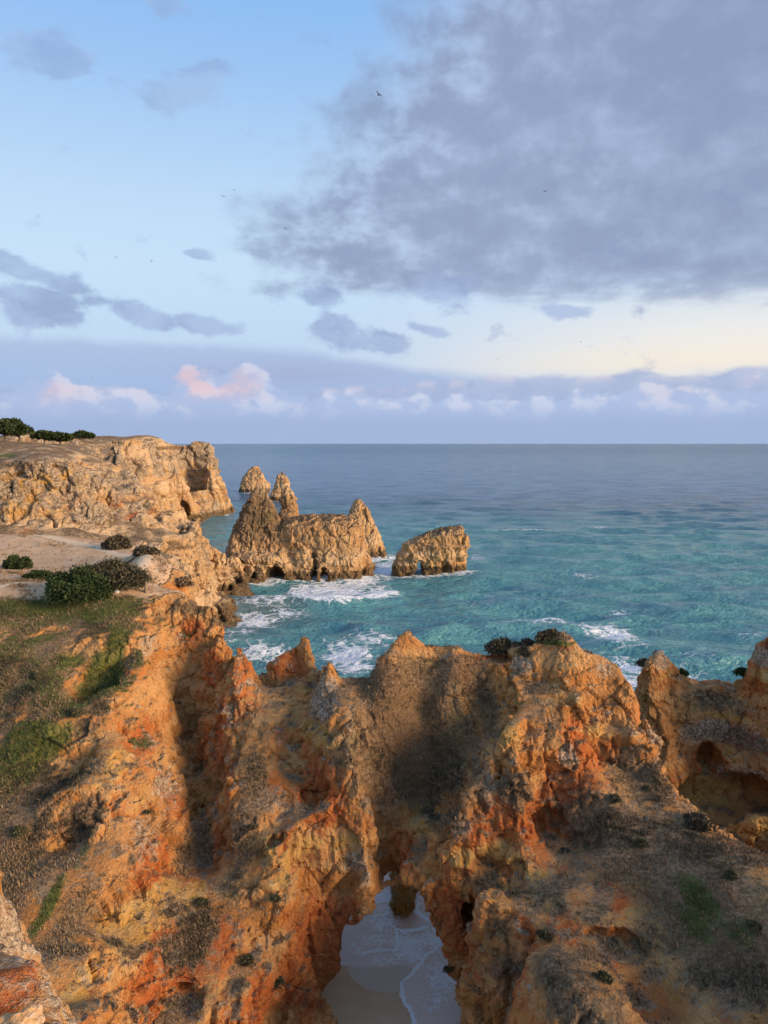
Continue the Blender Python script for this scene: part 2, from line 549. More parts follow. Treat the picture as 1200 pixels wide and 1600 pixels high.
    h = n2 * 0.6 + n3 * 0.5 + flut * 0.35 + rill * 0.5 + vor * 0.22 
    h = h * (1.0 - 0.75 * t.smooth(sa, 0.3, 0.7))
    finish(t, base, 0.92, h, 1.0, 0.32 * scale, 0.12)
    return m

# ------------------------------------------------------------------ terrain builder
def build_terrain(name, H, dom, h, mat, noise, blobs=(), carves=(), extra=None, sub=True, rough=None, fine=(), ymax=200,
                  rule=None, seed=1, flat=None, cap=0.7, grow=0.45, pit=1.0, facets=(), ledges=None, calm=()):
    (x0, x1), (y0, y1), (z0, z1) = dom
    xs = np.arange(x0, x1, h); ys = np.arange(y0, y1, h); zs = np.arange(z0, z1, h)
    X, Y = np.meshgrid(xs, ys, indexing='ij')
    hh = H(X, Y)
    gx, gy = np.gradient(hh, h)
    sl = np.sqrt(gx ** 2 + gy ** 2)
    F = ((zs[None, None, :] - hh[:, :, None]) / np.sqrt(1 + np.minimum(sl, 2.2) ** 2)[:, :, None]).astype(np.float32)
    amp = (0.06 + 0.94 * sstep(sl, 0.28, 0.95))
    fl = flat(X, Y, hh) if flat is not None else None
    if fl is None: fl = np.ones_like(hh)
    for (px, py, rx, ry, k_) in calm:
        c = hit(H, px, py, y0, ymax); k = c[1] / FPX
        fl = fl * (1 - k_ * np.exp(-((X - c[0]) / (rx * k)) ** 2 - ((Y - c[1]) / (ry * k * 0.9)) ** 2))
    amp = amp * fl
    amp = amp.astype(np.float32)[:, :, None]
    tot = 0
    for k, (L, Lz, a, ridged) in enumerate(noise):
        LL = L if isinstance(L, tuple) else (L, L, Lz)
        g = gridnoise(F.shape, h, LL, seed * 31 + k)
        if ridged: g = 1.3 - 2.0 * np.abs(g).clip(0, 1.5)      # knobs split by narrow clefts
        tot = tot + a * g.clip(-1.9, 1.9)
        del g
    F += amp * np.where(tot < 0, grow * np.tanh(tot / grow), pit * np.tanh(tot / pit))
    del tot
    loc = hh.copy(); r = max(1, int(0.8 / h))
    for ax in (0, 1):
        loc = np.max([np.roll(loc, q, ax) for q in range(-r, r + 1)], 0)
    F = np.maximum(F, (zs[None, None, :] - (loc[:, :, None] * 0.5 + hh[:, :, None] * 0.5) - cap).astype(np.float32))
    if extra is not None: F = extra(F, xs, ys, zs)
    for (cx, cy, cz, rx, ry, rz) in carves:
        i0, i1 = np.searchsorted(xs, (cx - rx * 1.6, cx + rx * 1.6)); j0, j1 = np.searchsorted(ys, (cy - ry * 1.6, cy + ry * 1.6)); k0, k1 = np.searchsorted(zs, (cz - rz * 1.6, cz + rz * 1.6))
        if i1 <= i0 or j1 <= j0 or k1 <= k0: continue
        gX, gY, gZ = np.meshgrid(xs[i0:i1], ys[j0:j1], zs[k0:k1], indexing='ij')
        d = (np.sqrt(((gX - cx) / rx) ** 2 + ((gY - cy) / ry) ** 2 + ((gZ - cz) / rz) ** 2) - 1) * min(rx, ry, rz)
        F[i0:i1, j0:j1, k0:k1] = np.maximum(F[i0:i1, j0:j1, k0:k1], -d)
    V, Q = surface_nets(F, (x0, y0, z0), h)
    del F
    if sub:
        V, Q = subdivide(V, Q)
        V = relax(V, Q, 1, 0.6)
    N = normals(V, Q)
    steep = 1 - np.clip(N[:, 2], 0, 1)
    ramp = 0.10 + 0.90 * sstep(steep, 0.10, 0.35)
    if fl is not None:
        ramp = ramp * fl[np.clip(((V[:, 0] - x0) / h).astype(int), 0, len(xs) - 1), np.clip(((V[:, 1] - y0) / h).astype(int), 0, len(ys) - 1)]
    D = np.zeros(len(V))
    for k, (L, sz, a, kind) in enumerate(fine):
        q = V / L
        q[:, 2] *= sz
        n = vnoise(q, 20 + k)
        if kind == 'r': n = 1 - 2.2 * np.abs(n)
        if kind == 'b': n = 2.2 * np.abs(n) - 0.7
        D += a * n
    for k, (L, sx, sz, a, tl, ck) in enumerate(facets):
        W = np.nonzero((ramp > 0.15) & (np.abs(V[:, 0]) < 0.62 * V[:, 1] + 2))[0]; U = V[W]
        w_ = 0.35 * L * np.stack([vnoise(U / (L * 1.3), 70 + k), vnoise(U / (L * 1.3), 75 + k), vnoise(U / (L * 1.3), 80 + k)], 1)
        cv, ct, cb = cells((U + w_) / (L * sx, L * sx, L * sz), 3 + k)
        D[W] += a * cv + tl * ct - ck * np.exp(-(cb / 0.10) ** 2)
    if ledges is not None:
        per, a = ledges
        zz = V[:, 2] / per + 0.9 * fbm(V, per * 5, 2, 55)
        sw = zz - np.floor(zz)
        D += a * (sw ** 2 - 0.4) * sstep(fbm(V, per * 3.5, 2, 57), -0.15, 0.35) * sstep(steep, 0.25, 0.6)
    V = V + N * (D * ramp)[:, None]
    N = normals(V, Q)
    m1 = np.zeros((len(V), 3)); m2 = np.zeros((len(V), 3))
    nb = fbm(V, 2.5 * h / 0.2, 4, 3)
    nb2 = fbm(V, 0.9 * h / 0.2, 3, 9)
    if rule is not None: rule(V, N, m1, m2, nb, nb2)
    ch = {'red': (m1, 0), 'yel': (m1, 1), 'crust': (m1, 2), 'scrub': (m2, 0), 'grass': (m2, 1), 'sand': (m2, 2)}
    for (kind, px, py, rx, ry, s) in blobs:
        c = hit(H, px, py, y0, ymax)
        if c[1] >= ymax - 0.2: continue
        k = c[1] / FPX
        # extent: rx across the view, ry up the face (height)
        W = np.nonzero(np.abs(V[:, 0] - c[0]) < rx * k * 2.2)[0]
        U = V[W]
        d2 = ((U[:, 0] - c[0]) / (rx * k)) ** 2 + ((U[:, 2] - c[2]) / (ry * k * 0.85)) ** 2 + ((U[:, 1] - c[1]) / (max(rx, ry) * k * 1.6 + 0.6)) ** 2
        g = np.exp(-d2 * 0.9) * (1 + 0.5 * nb[W])
        arr, i = ch[kind]
        arr[W, i] = np.maximum(arr[W, i], g * s)
    o = mesh_obj(name, V, Q, mat, smooth=False, attrs={'m1': np.clip(m1, 0, 1), 'm2': np.clip(m2, 0, 1)})
    return o, V, N, m1, m2

rock_near = rock_material('near_cliff_rock', 1.0)
CREAM = ((0.45, 0.255, 0.110), (0.56, 0.345, 0.170), (0.66, 0.48, 0.29))
rock_mid = rock_material('headland_rock', 2.4, strata_d=0.8, pal=CREAM, wetz=2.6)

# ------------------------------------------------------------------ near cliffs round the little beach
CA = [
 # clifftop meadow
 (0, 935, 45.5), (100, 936, 45.5), (215, 938, 45.3), (290, 930, 46), (0, 880, 56.5), (150, 880, 56.5), (240, 895, 53),
 (-150, 935, 45.5), (-150, 870, 60),
 # grassy gully slope
 (20, 1000, 42), (110, 1000, 42), (170, 1010, 41.5), (20, 1080, 38.5), (100, 1080, 38.2), (160, 1090, 38.3), (-120, 1050, 39), (-120, 1250, 33),
 (20, 1160, 35.5), (100, 1160, 35.3), (20, 1250, 32.6), (100, 1260, 32), (30, 1350, 29.5), (100, 1350, 29.3), (90, 1440, 26.8), (40, 1440, 26.5),
 (130, 1510, 24.6), (60, 1530, 23.5), (110, 1570, 22.8), (170, 1600, 22.6), (60, 1640, 20.5),
 # first rib: crest and lit flank
 (213, 985, 42.8), (216, 1040, 40.2), (200, 1100, 37.7), (165, 1175, 34.8), (150, 1260, 32.0), (150, 1360, 29.3), (165, 1450, 27.4), (190, 1060, 40.4), (150, 1130, 37.8), (120, 1210, 34.6), (115, 1310, 31.4),
 (250, 1000, 43.4), (255, 1060, 41.4), (258, 1120, 39.2), (250, 1200, 35.9), (225, 1300, 32.4), (225, 1400, 29.4), (205, 1480, 27.0), (200, 1560, 24.9),
 # gully between the ribs
 (282, 1000, 44.6), (298, 1060, 43.4), (303, 1130, 41.0), (316, 1200, 38.4), (328, 1270, 35.7), (338, 1340, 33.1),
 # second rib
 (330, 955, 45.0), (350, 972, 44.2), (330, 1000, 43.0), (372, 1005, 42.2), (388, 1032, 41.8), (398, 1058, 41.6), (410, 1076, 42.0), (350, 1060, 41.0), (360, 1120, 39.0), (365, 1200, 36.3), (380, 1280, 33.9), (395, 1350, 31.9),
 (410, 1090, 39.8), (430, 1120, 38.6), (420, 1200, 36.2),
 # lower left face down to the sand
 (300, 1420, 29.8), (290, 1500, 27.7), (290, 1600, 25.3), (400, 1420, 30.3), (390, 1500, 28.6), (380, 1600, 26.2), (470, 1420, 31.2), (480, 1500, 29.8), (465, 1600, 28.0),
 (540, 1420, 32.0), (535, 1500, 31.0), (505, 1585, 30.0), (470, 1340, 32.4), (440, 1290, 33.6),
 # broken saddle with the tooth
 (422, 1045, 43.2), (435, 1034, 43.0), (450, 1027, 43.2), (470, 1018, 43.2), (488, 1013, 43.0), (440, 1070, 41), (470, 1060, 40.8),
 (513, 1031, 39.6), (503, 1042, 39.4), (524, 1040, 39.5), (500, 1062, 38.8), (535, 1055, 39.2), (480, 1110, 38.6), (510, 1120, 37.6), (545, 1105, 37.2), (556, 1058, 39.6),
 (500, 1170, 36.5), (556, 1180, 35.0), (490, 1240, 34.6), (562, 1230, 33.9), (520, 1300, 33.2), (572, 1290, 32.7), (520, 1370, 32.2), (580, 1370, 32.3),
 # bowl wall above the arch
 (597, 1030, 39.0), (612, 1010, 39.2), (630, 1000, 39.4), (652, 1013, 39.3), (690, 1020, 39.3), (745, 1026, 39.4), (600, 1085, 37.9), (650, 1088, 38.1), (710, 1085, 38.0), (760, 1085, 38.2),
 (600, 1150, 37.0), (650, 1150, 37.7), (710, 1150, 37.2), (605, 1210, 35.8), (650, 1210, 36.5), (695, 1200, 35.9), (620, 1270, 34.4), (660, 1270, 34.9), (600, 1330, 33.1), (640, 1330, 33.3), (670, 1330, 33.0), (630, 1375, 32.5),
 (690, 1260, 34.4), (575, 1058, 39.2), (575, 1100, 38.0),
 # right rib
 (780, 1016, 40.2), (815, 1008, 39.6), (850, 998, 39.2), (895, 999, 39.2), (928, 1016, 38.8), (950, 1042, 38.2), (850, 1032, 38.2), (910, 1030, 38.0), (795, 1075, 37.4), (768, 1150, 35.0),
 (724, 1235, 33.2), (702, 1310, 32.0), (668, 1380, 31.8), (968, 1045, 38.0), (985, 1080, 37.6),
 (840, 1100, 36.2), (900, 1100, 36.0), (950, 1110, 36.2), (820, 1190, 33.4), (890, 1190, 33.8), (950, 1190, 34.0), (1000, 1150, 35.6), (1030, 1225, 33.9),
 (770, 1290, 32.2), (850, 1285, 32.4), (940, 1280, 31.6), (1000, 1270, 32.0), (1045, 1250, 32.6), (1065, 1272, 31.8), (1110, 1305, 30.4), (1160, 1332, 29.0), (1205, 1354, 28.0), (1300, 1390, 26.5),
 (720, 1400, 31.0), (800, 1390, 30.2), (900, 1390, 29.2), (1000, 1390, 28.3), (1100, 1400, 27.0), (1200, 1400, 26.3), (1300, 1450, 24.5),
 (735, 1480, 29.6), (800, 1480, 28.2), (900, 1480, 26.9), (1000, 1490, 25.6), (1100, 1500, 24.5), (1200, 1500, 23.5),
 (728, 1560, 29.4), (800, 1580, 26.0), (900, 1590, 24.2), (1000, 1590, 23.1), (1200, 1600, 21.0), (1000, 1700, 20.5), (1300, 1650, 19.5),
 (715, 1600, 29.2),
 # back wall of the right-hand cove
 (1005, 1050, 47.5), (1030, 1014, 48.5), (1050, 1040, 48.4), (1075, 1068, 48.6), (1130, 1072, 48.0), (1163, 1068, 47.0), (1178, 1030, 46.2), (1197, 1018, 45.6), (1240, 1015, 45), (1320, 1010, 43),
 (1040, 1110, 46.6), (1110, 1112, 47.2), (1190, 1100, 45.2), (1280, 1100, 43), (1030, 1170, 45.2), (1110, 1180, 46.0), (1190, 1180, 44.4), (1060, 1250, 43.8), (1120, 1260, 44.2), (1200, 1260, 42.6), (1300, 1260, 40),
 (1190, 1300, 41.0), (1010, 1110, 40.6), (1030, 1170, 40.8),
]
# relief: push ribs out and gullies in about the mean slope of the amphitheatre
_q = np.array(CA, float)
_in = (_q[:, 1] > 1075) & (_q[:, 0] > 125) & (_q[:, 0] < 985) & (_q[:, 2] < 42.5)
def _f(q): 
    u, v = (q[:, 0] - 550) / 400, (q[:, 1] - 1300) / 250
    return np.stack([np.ones(len(q)), u, v, u * u, u * v, v * v, v ** 3, u ** 3], 1)
_w = np.linalg.lstsq(_f(_q[_in]), _q[_in, 2], rcond=None)[0]
_dev = _q[:, 2] - _f(_q) @ _w
_k = np.where(_in, 0.75, 0.0) * (1 - np.exp(-(np.abs(_q[:, 0] - 625) / 120) ** 2 - ((_q[:, 1] - 1410) / 150) ** 2)) * sstep(_q[:, 1], 1070, 1130)
CA = [(px, py, Y + k * d) for (px, py, Y), k, d in zip(CA, _k, _dev)]
ptsA = [P(*q) for q in CA]
# hidden ground: the seaward faces, the cove floor, the beach, the drop below the viewpoint
for q in [(-36, 60, 17.4), (-28, 60, 17.4), (-18, 58, 17.3), (-14.5, 55, 16.2), (-12, 52, 10), (-11.5, 56, 2), (-9, 52, -1.5), (-9.5, 48, 8), (-6.5, 48, -1), (-13, 60, -1.5),
          (-4.2, 50, -1.5), (-5.5, 47, 1.0), (-8.4, 45.5, 3.0), (-3, 44, 2.5), (-2, 46, -1.5), (-1, 43.5, 0), (1, 45, -2), (2, 43, 1), (5, 42.6, 1), (5, 45, -2), (8, 44, -1), (9.5, 42.5, 2.0), (12, 45, -2), (12.3, 41.5, 3),
          (13.5, 44.5, 1), (14.6, 42, 2), (15, 39, 3), (16.5, 37, 2.2), (20, 37.5, 1.0), (24, 36, 1.5), (28, 34, 2), (18, 40.5, 1.0), (22, 40, 1.2), (15.5, 47.5, 3.5),
          (16, 54, -2), (20, 55, -2), (26, 54, -2), (32, 53, -2), (36, 50, 4), (36, 40, 4), (36, 30, 9), (36, 22, 14), (36, 14, 19), (28, 14, 15), (22, 14, 12),
          (0, 60, -3), (10, 58, -3), (20, 60, -3), (-6, 60, -3),
          (0.3, 28.5, 0.0), (0, 26, 0.1), (0.5, 24, 0.2), (0.2, 20, 0.4), (0, 14, 0.5), (4.2, 26, 2.0), (4.6, 21, 1), (-4.2, 26, 1.8), (-5, 21, 1), (6, 16, 1), (-6, 17, 1), (-10, 14, 1.5), (14, 14, 6), (9, 17, 4),
          (-20, 20, 5), (-20, 14, 3), (-13, 20, 4), (-36, 20, 9), (-36, 30, 11), (-36, 40, 15.5), (-36, 14, 9),
          (0.4, 34, 5.6)]:
    ptsA.append(q)
# give every crest some thickness
for (px, py, Y) in CA:
    if py < 1075 and px > 320 and Y < 49:
        x_, y_, z_ = P(px, py, Y)
        ptsA.append((x_ * (1 + 1.3 / Y), y_ + 1.3, z_ - (0.45 if 418 < px < 545 else 1.15)))
RA = RBF(ptsA, 0.9)
def plateau(x, y, h):
    m = sstep(-x - 0.30 * y, 1.0, 4.0) * sstep(y, 47.0, 50.0) * (1 - sstep(y, 70.0, 76.0))
    return h * (1 - m) + m * (17.3 + 0.25 * np.sin(x * 0.21 + 1) * np.sin(y * 0.17))
def HA(x, y):
    x = np.asarray(x, float); y = np.asarray(y, float)
    return plateau(x, y, RA(x, y))

def tunnel(F, xs, ys, zs):
    """the sea arch, and the strip of beach that runs through it"""
    zk = [-12, 0.5, 1.4, 3.1, 4.6, 5.3, 6.0, 6.4, 6.8]
    Lk = [-3.7, -3.2, -2.75, -2.15, -1.75, -1.25, -0.2, 0.6, 1.25]
    Rk = [4.0, 3.65, 3.5, 3.0, 2.5, 2.3, 2.0, 1.75, 1.35]
    j0, j1 = np.searchsorted(ys, (24.0, 53.0))
    i0, i1 = np.searchsorted(xs, (-6.5, 8.0))
    X, Y, Z = np.meshgrid(xs[i0:i1], ys[j0:j1], zs, indexing='ij')
    zz = Z + 0.30 * np.clip(Y - 32.5, 0, 1.5) - 0.95 * np.clip(Y - 34.8, 0, 4.5)
    w = 1 + 0.045 * np.maximum(Y - 31.5, 0) + 0.17 * np.maximum(Y - 34.0, 0)  # out of view seaward the cavity flares, shaped to let light onto the beach
    xx = X / w
    L = np.interp(zz, zk, Lk); R = np.interp(zz, zk, Rk)
    n = gridnoise(X.shape, ys[1] - ys[0], (1.3, 1.3, 1.3), 77) * 0.13
    d = np.maximum(L - xx, xx - R) + n
    d = np.maximum(d, (zz - 6.7) * 0.8)
    d = np.maximum(d, (24.5 - Y))
    F[i0:i1, j0:j1] = np.maximum(F[i0:i1, j0:j1], -d.astype(np.float32) * 0.8)
    return F

def carveA(px, py, rx, ry, rz, push=0.0):
    c = hit(HA, px, py, 15, 60)
    return (c[0], c[1] + push, c[2], rx, ry, rz)
carvesA = [carveA(1150, 1250, 4.0, 2.2, 1.5, 0.2), carveA(1112, 1190, 0.85, 1.6, 1.15, 0.6), (*carveA(742, 1448, 0.55, 1.6, 1.15, 0.5),), carveA(975, 1487, 1.0, 0.9, 0.35, 0.3), carveA(935, 1478, 1.0, 0.7, 0.3, 0.2),
            carveA(270, 1592, 0.9, 1.4, 0.35, 0.5),
           carveA(490, 1235, 0.9, 0.7, 1.0, 0.2), carveA(780, 1030, 0.9, 0.6, 0.22, 0.2), carveA(860, 1285, 0.9, 0.6, 0.8, 0.1),
           carveA(290, 1150, 0.25, 0.6, 0.7, 0.2), carveA(430, 1310, 0.4, 0.5, 0.5, 0.1)]
blobsA = [
 # grass
 ('grass', 60, 950, 70, 14, .95), ('grass', 150, 960, 45, 14, .8), ('grass', 60, 1160, 65, 40, 1.0), ('grass', 30, 1190, 55, 45, .95), ('grass', 160, 1060, 40, 60, .95), ('grass', 110, 1030, 40, 25, .8), ('grass', 185, 1000, 25, 30, .8),
 ('grass', 80, 1410, 14, 45, .9), ('grass', 125, 1345, 22, 30, .6), ('grass', 850, 1002, 50, 6, .95), ('grass', 915, 1000, 30, 5, .8), ('grass', 1090, 1400, 40, 20, .6), ('grass', 1010, 1100, 10, 40, .6), ('grass', 1080, 1440, 40, 24, .5),
 ('grass', 750, 1135, 12, 40, .5), ('grass', 1160, 1460, 40, 30, .45),
 # red and orange faces
 ('red', 300, 985, 30, 40, .75), ('red', 330, 1050, 26, 60, .85), ('red', 345, 1140, 18, 80, .85), ('red', 225, 1150, 45, 50, .7), ('red', 385, 1020, 26, 40, .8), ('red', 235, 1345, 40, 40, .95), ('red', 500, 1235, 55, 65, 1.0), ('red', 445, 1300, 20, 30, .9),
 ('red', 480, 1470, 75, 100, .95), ('red', 350, 1470, 60, 50, .7), ('red', 250, 1540, 90, 60, .85), ('red', 390, 1560, 80, 60, .8), ('red', 545, 1470, 40, 80, .9), ('red', 450, 1040, 45, 40, .75), ('red', 700, 1430, 40, 70, .95), ('red', 735, 1460, 40, 60, .95),
 ('red', 850, 1280, 60, 40, 1.0), ('red', 780, 1270, 40, 40, .75), ('red', 900, 1150, 40, 50, .7), ('red', 960, 1165, 25, 30, .6), ('red', 1110, 1190, 40, 40, .9), ('red', 1045, 1230, 14, 30, .9), ('red', 640, 1330, 45, 50, .7), ('red', 1120, 1385, 25, 12, .8),
 ('red', 960, 1480, 60, 14, .8), ('red', 1030, 1560, 25, 40, .7), ('red', 1130, 1580, 70, 20, .6), ('red', 360, 1230, 14, 60, .7), ('red', 770, 1030, 40, 6, .8), ('red', 420, 1180, 10, 40, .4),
 # yellow beds
 ('yel', 170, 1200, 40, 35, .75), ('yel', 225, 1240, 30, 50, .5), ('yel', 190, 1460, 60, 34, 1.0), ('yel', 250, 1410, 40, 26, .95), ('yel', 135, 1530, 30, 40, .95), ('yel', 300, 1405, 25, 20, .9), ('yel', 420, 1330, 20, 30, .7), ('yel', 520, 1090, 40, 30, .4),
 ('yel', 500, 1145, 50, 20, .85), ('yel', 470, 1330, 45, 25, .85), ('yel', 540, 1320, 40, 25, .8), ('yel', 680, 1075, 60, 10, .75), ('yel', 570, 1085, 20, 20, .7), ('yel', 660, 1265, 50, 25, .9), ('yel', 800, 1150, 40, 40, .75), ('yel', 870, 1080, 70, 40, .6),
 ('yel', 940, 1140, 40, 25, .65), ('yel', 780, 1335, 50, 20, .7), ('yel', 720, 1340, 30, 20, .8), ('yel', 850, 1395, 80, 20, .6), ('yel', 960, 1440, 50, 14, .5), ('yel', 1100, 1255, 90, 35, 1.0), ('yel', 1180, 1280, 60, 30, .9), ('yel', 1110, 1110, 80, 12, .7),
 ('yel', 1040, 1055, 30, 10, .7), ('yel', 1190, 1055, 20, 15, .7), ('yel', 1070, 1450, 25, 12, .8), ('yel', 700, 1120, 25, 12, .6), ('yel', 440, 1370, 25, 12, .8), ('yel', 40, 1025, 16, 12, .5), ('yel', 75, 1340, 18, 28, .6),
 # grey crust
 ('crust', 505, 1085, 35, 45, .95), ('crust', 550, 1150, 12, 70, .8), ('crust', 575, 1230, 14, 60, .7), ('crust', 560, 1350, 40, 40, .7), ('crust', 60, 1030, 18, 40, .9), ('crust', 220, 1310, 50, 50, .6), ('crust', 230, 1010, 18, 60, .55), ('crust', 260, 1230, 40, 70, .5),
 ('crust', 820, 1045, 25, 25, .8), ('crust', 940, 1050, 40, 40, .6), ('crust', 890, 1180, 20, 30, .7), ('crust', 760, 1230, 30, 60, .6), ('crust', 1035, 1030, 30, 25, .85), ('crust', 1020, 1170, 25, 60, .8), ('crust', 1190, 1025, 20, 20, .8), ('crust', 1120, 1140, 90, 30, .8),
 ('crust', 1170, 1220, 50, 40, .8), ('crust', 720, 1290, 25, 40, .6), ('crust', 1170, 1330, 60, 20, .5), ('crust', 460, 1045, 20, 20, .5),
 # dark dry scrub and lichen-dark walls
 ('scrub', 645, 1145, 125, 130, 1.15), ('scrub', 655, 1200, 70, 70, 1.0), ('scrub', 650, 1055, 75, 40, .95), ('scrub', 730, 1060, 50, 45, .95), ('scrub', 760, 1110, 25, 60, .9), ('scrub', 600, 1240, 30, 60, .7), ('scrub', 390, 1250, 35, 120, .75), ('scrub', 410, 1150, 25, 60, .5), ('scrub', 310, 1320, 40, 60, .7),
 ('scrub', 310, 1460, 40, 40, .8), ('scrub', 360, 1400, 30, 40, .6), ('scrub', 290, 950, 45, 14, .8), ('scrub', 250, 965, 16, 25, .6), ('scrub', 340, 970, 20, 16, .8), ('scrub', 20, 1060, 60, 50, .85), ('scrub', 80, 1100, 50, 30, .8), ('scrub', 40, 1280, 60, 50, .85),
 ('scrub', 130, 1280, 45, 60, .75), ('scrub', 120, 1430, 50, 60, .75), ('scrub', 30, 1370, 50, 50, .8), ('scrub', 130, 1140, 25, 25, .8), ('scrub', 190, 1380, 30, 60, .45), ('scrub', 810, 1240, 40, 40, .8), ('scrub', 960, 1070, 30, 40, .5), ('scrub', 1000, 1210, 60, 50, .8),
 ('scrub', 960, 1320, 110, 70, .95), ('scrub', 1080, 1340, 110, 50, .9), ('scrub', 1100, 1460, 140, 80, .95), ('scrub', 820, 1530, 90, 70, .95), ('scrub', 900, 1570, 120, 50, .95), ('scrub', 760, 1380, 40, 30, .7), ('scrub', 900, 1330, 40, 30, .7), ('scrub', 780, 1450, 30, 40, .8),
 ('scrub', 1020, 1480, 50, 50, .8), ('scrub', 1160, 1400, 80, 50, .85), ('scrub', 1090, 1090, 90, 25, .7), ('scrub', 870, 1110, 25, 40, .5), ('scrub', 1160, 1160, 60, 30, .8), ('scrub', 1180, 1540, 80, 40, .8), ('scrub', 680, 1340, 30, 25, .5), ('scrub', 440, 1130, 20, 40, .35),
]
def flatP(px, py, z=17.3):
    x, y, zz = ray(px, py); t = (z - CAM_H) / zz
    return (x * t, y * t)
PATHS = [[flatP(*q) for q in L] for L in ([(-60, 934), (0, 928), (45, 922), (80, 917), (110, 912)], [(90, 930), (140, 937), (185, 932), (225, 924), (262, 918), (290, 914)], [(180, 930), (215, 905), (235, 890), (215, 872), (150, 852), (60, 842)])]
def seg_d(x, y, pts):
    d = np.full(x.shape, 1e9)
    for (ax, ay), (bx, by) in zip(pts[:-1], pts[1:]):
        vx, vy = bx - ax, by - ay
        tt = np.clip(((x - ax) * vx + (y - ay) * vy) / (vx * vx + vy * vy), 0, 1)
        d = np.minimum(d, np.hypot(x - ax - tt * vx, y - ay - tt * vy))
    return d
def path_mask(V):
    return np.maximum.reduce([np.exp(-(seg_d(V[:, 0], V[:, 1], L) / w) ** 2) for L, w in zip(PATHS, (0.4, 0.7, 0.8))])
blobsA = [(k, px, py, rx, ry, s_ * (0.8 if k == 'scrub' and px > 760 and py > 1280 else 1.0)) for (k, px, py, rx, ry, s_) in blobsA]
blobsA += [('red', 960, 1400, 50, 20, .75), ('red', 880, 1450, 40, 30, .8), ('yel', 1010, 1440, 50, 16, .7), ('red', 820, 1450, 26, 40, .8), ('red', 1000, 1560, 40, 40, .8), ('crust', 1040, 1360, 60, 30, .8), ('crust', 890, 1560, 60, 30, .8)]
def ruleA(V, N, m1, m2, nb, nb2):
    x, y, z = V.T
    top = sstep(z, 16.3, 17.0) * sstep(y, 44.0, 47.0) * (x < -8)
    m2[:, 2] = top * sstep(N[:, 2], 0.7, 0.9)
    m2[:, 1] = 0.55 * sstep(N[:, 2], 0.75, 0.93) * (x < -12) * (y < 45.6) * (y > 36)
    m1[:, 0] = 0.38 + 0.5 * nb
    m1[:, 1] = np.where(m2[:, 2] > 0.3, path_mask(V), 0.16 + 0.3 * nb2)
    m1[:, 2] = -0.02 + 0.5 * np.clip(N[:, 2], 0, 1) + 0.4 * nb2
    m1[:, 2] *= 1 - 0.6 * sstep(z, 6, 3)
    m2[:, 0] = (-0.05 + 0.5 * sstep(N[:, 2], 0.55, 0.9) + 0.28 * sstep(-x, 13.4, 15.0) * (y < 45.5)) * (1 - m2[:, 2]) + 0.35 * nb2 * (m2[:, 2] < .1)
calmA = [(460, 1022, 55, 40, .7), (515, 1042, 40, 40, .6), (640, 1010, 70, 30, .6), (1030, 1030, 50, 30, .5), (945, 1032, 50, 40, .65), (870, 1012, 110, 40, .6), (650, 1130, 90, 90, .8), (655, 1200, 60, 60, .7), (250, 1080, 45, 110, .6), (400, 1170, 45, 120, .55), (960, 1350, 170, 90, .6), (850, 1540, 160, 80, .6), (1110, 1450, 170, 120, .7), (90, 1050, 110, 110, .6), (60, 1200, 100, 100, .6), (1110, 1255, 100, 50, .8), (240, 1230, 40, 80, .4), (520, 1480, 60, 90, .4)]
flatA = lambda x, y, h: 1 - 0.85 * sstep(h, 16.4, 17.1) * sstep(y, 44.5, 46.5) * (x < -9)
cliff, VA, NA, M1A, M2A = build_terrain('near_cliff', HA, ((-36, 36), (14.5, 58.5), (-2.2, 21)), 0.2, rock_near,
    [(5.5, 6.0, 0.30, False), ((2.2, 8.0, 8.0), 0, 0.16, True), (2.0, 2.4, 0.16, True), (1.1, 1.3, 0.12, True), ((0.75, 3.2, 3.2), 0, 0.10, False)], blobsA, carvesA, tunnel, True,
    fine=[(0.7, 0.9, 0.06, 'b'), (0.33, 0.9, 0.06, 'b'), (0.18, 1.0, 0.035, 'b')], ymax=62, rule=ruleA, seed=3, flat=flatA, cap=0.45, facets=[(1.5, 0.8, 1.5, 0.14, 0.36, 0.13), (0.62, 0.9, 1.2, 0.075, 0.18, 0.065)], ledges=(1.7, 0.24), calm=calmA)
tag(cliff, 'orange and red limestone cliffs with a sea arch over the small beach', 'cliff', kind='structure')

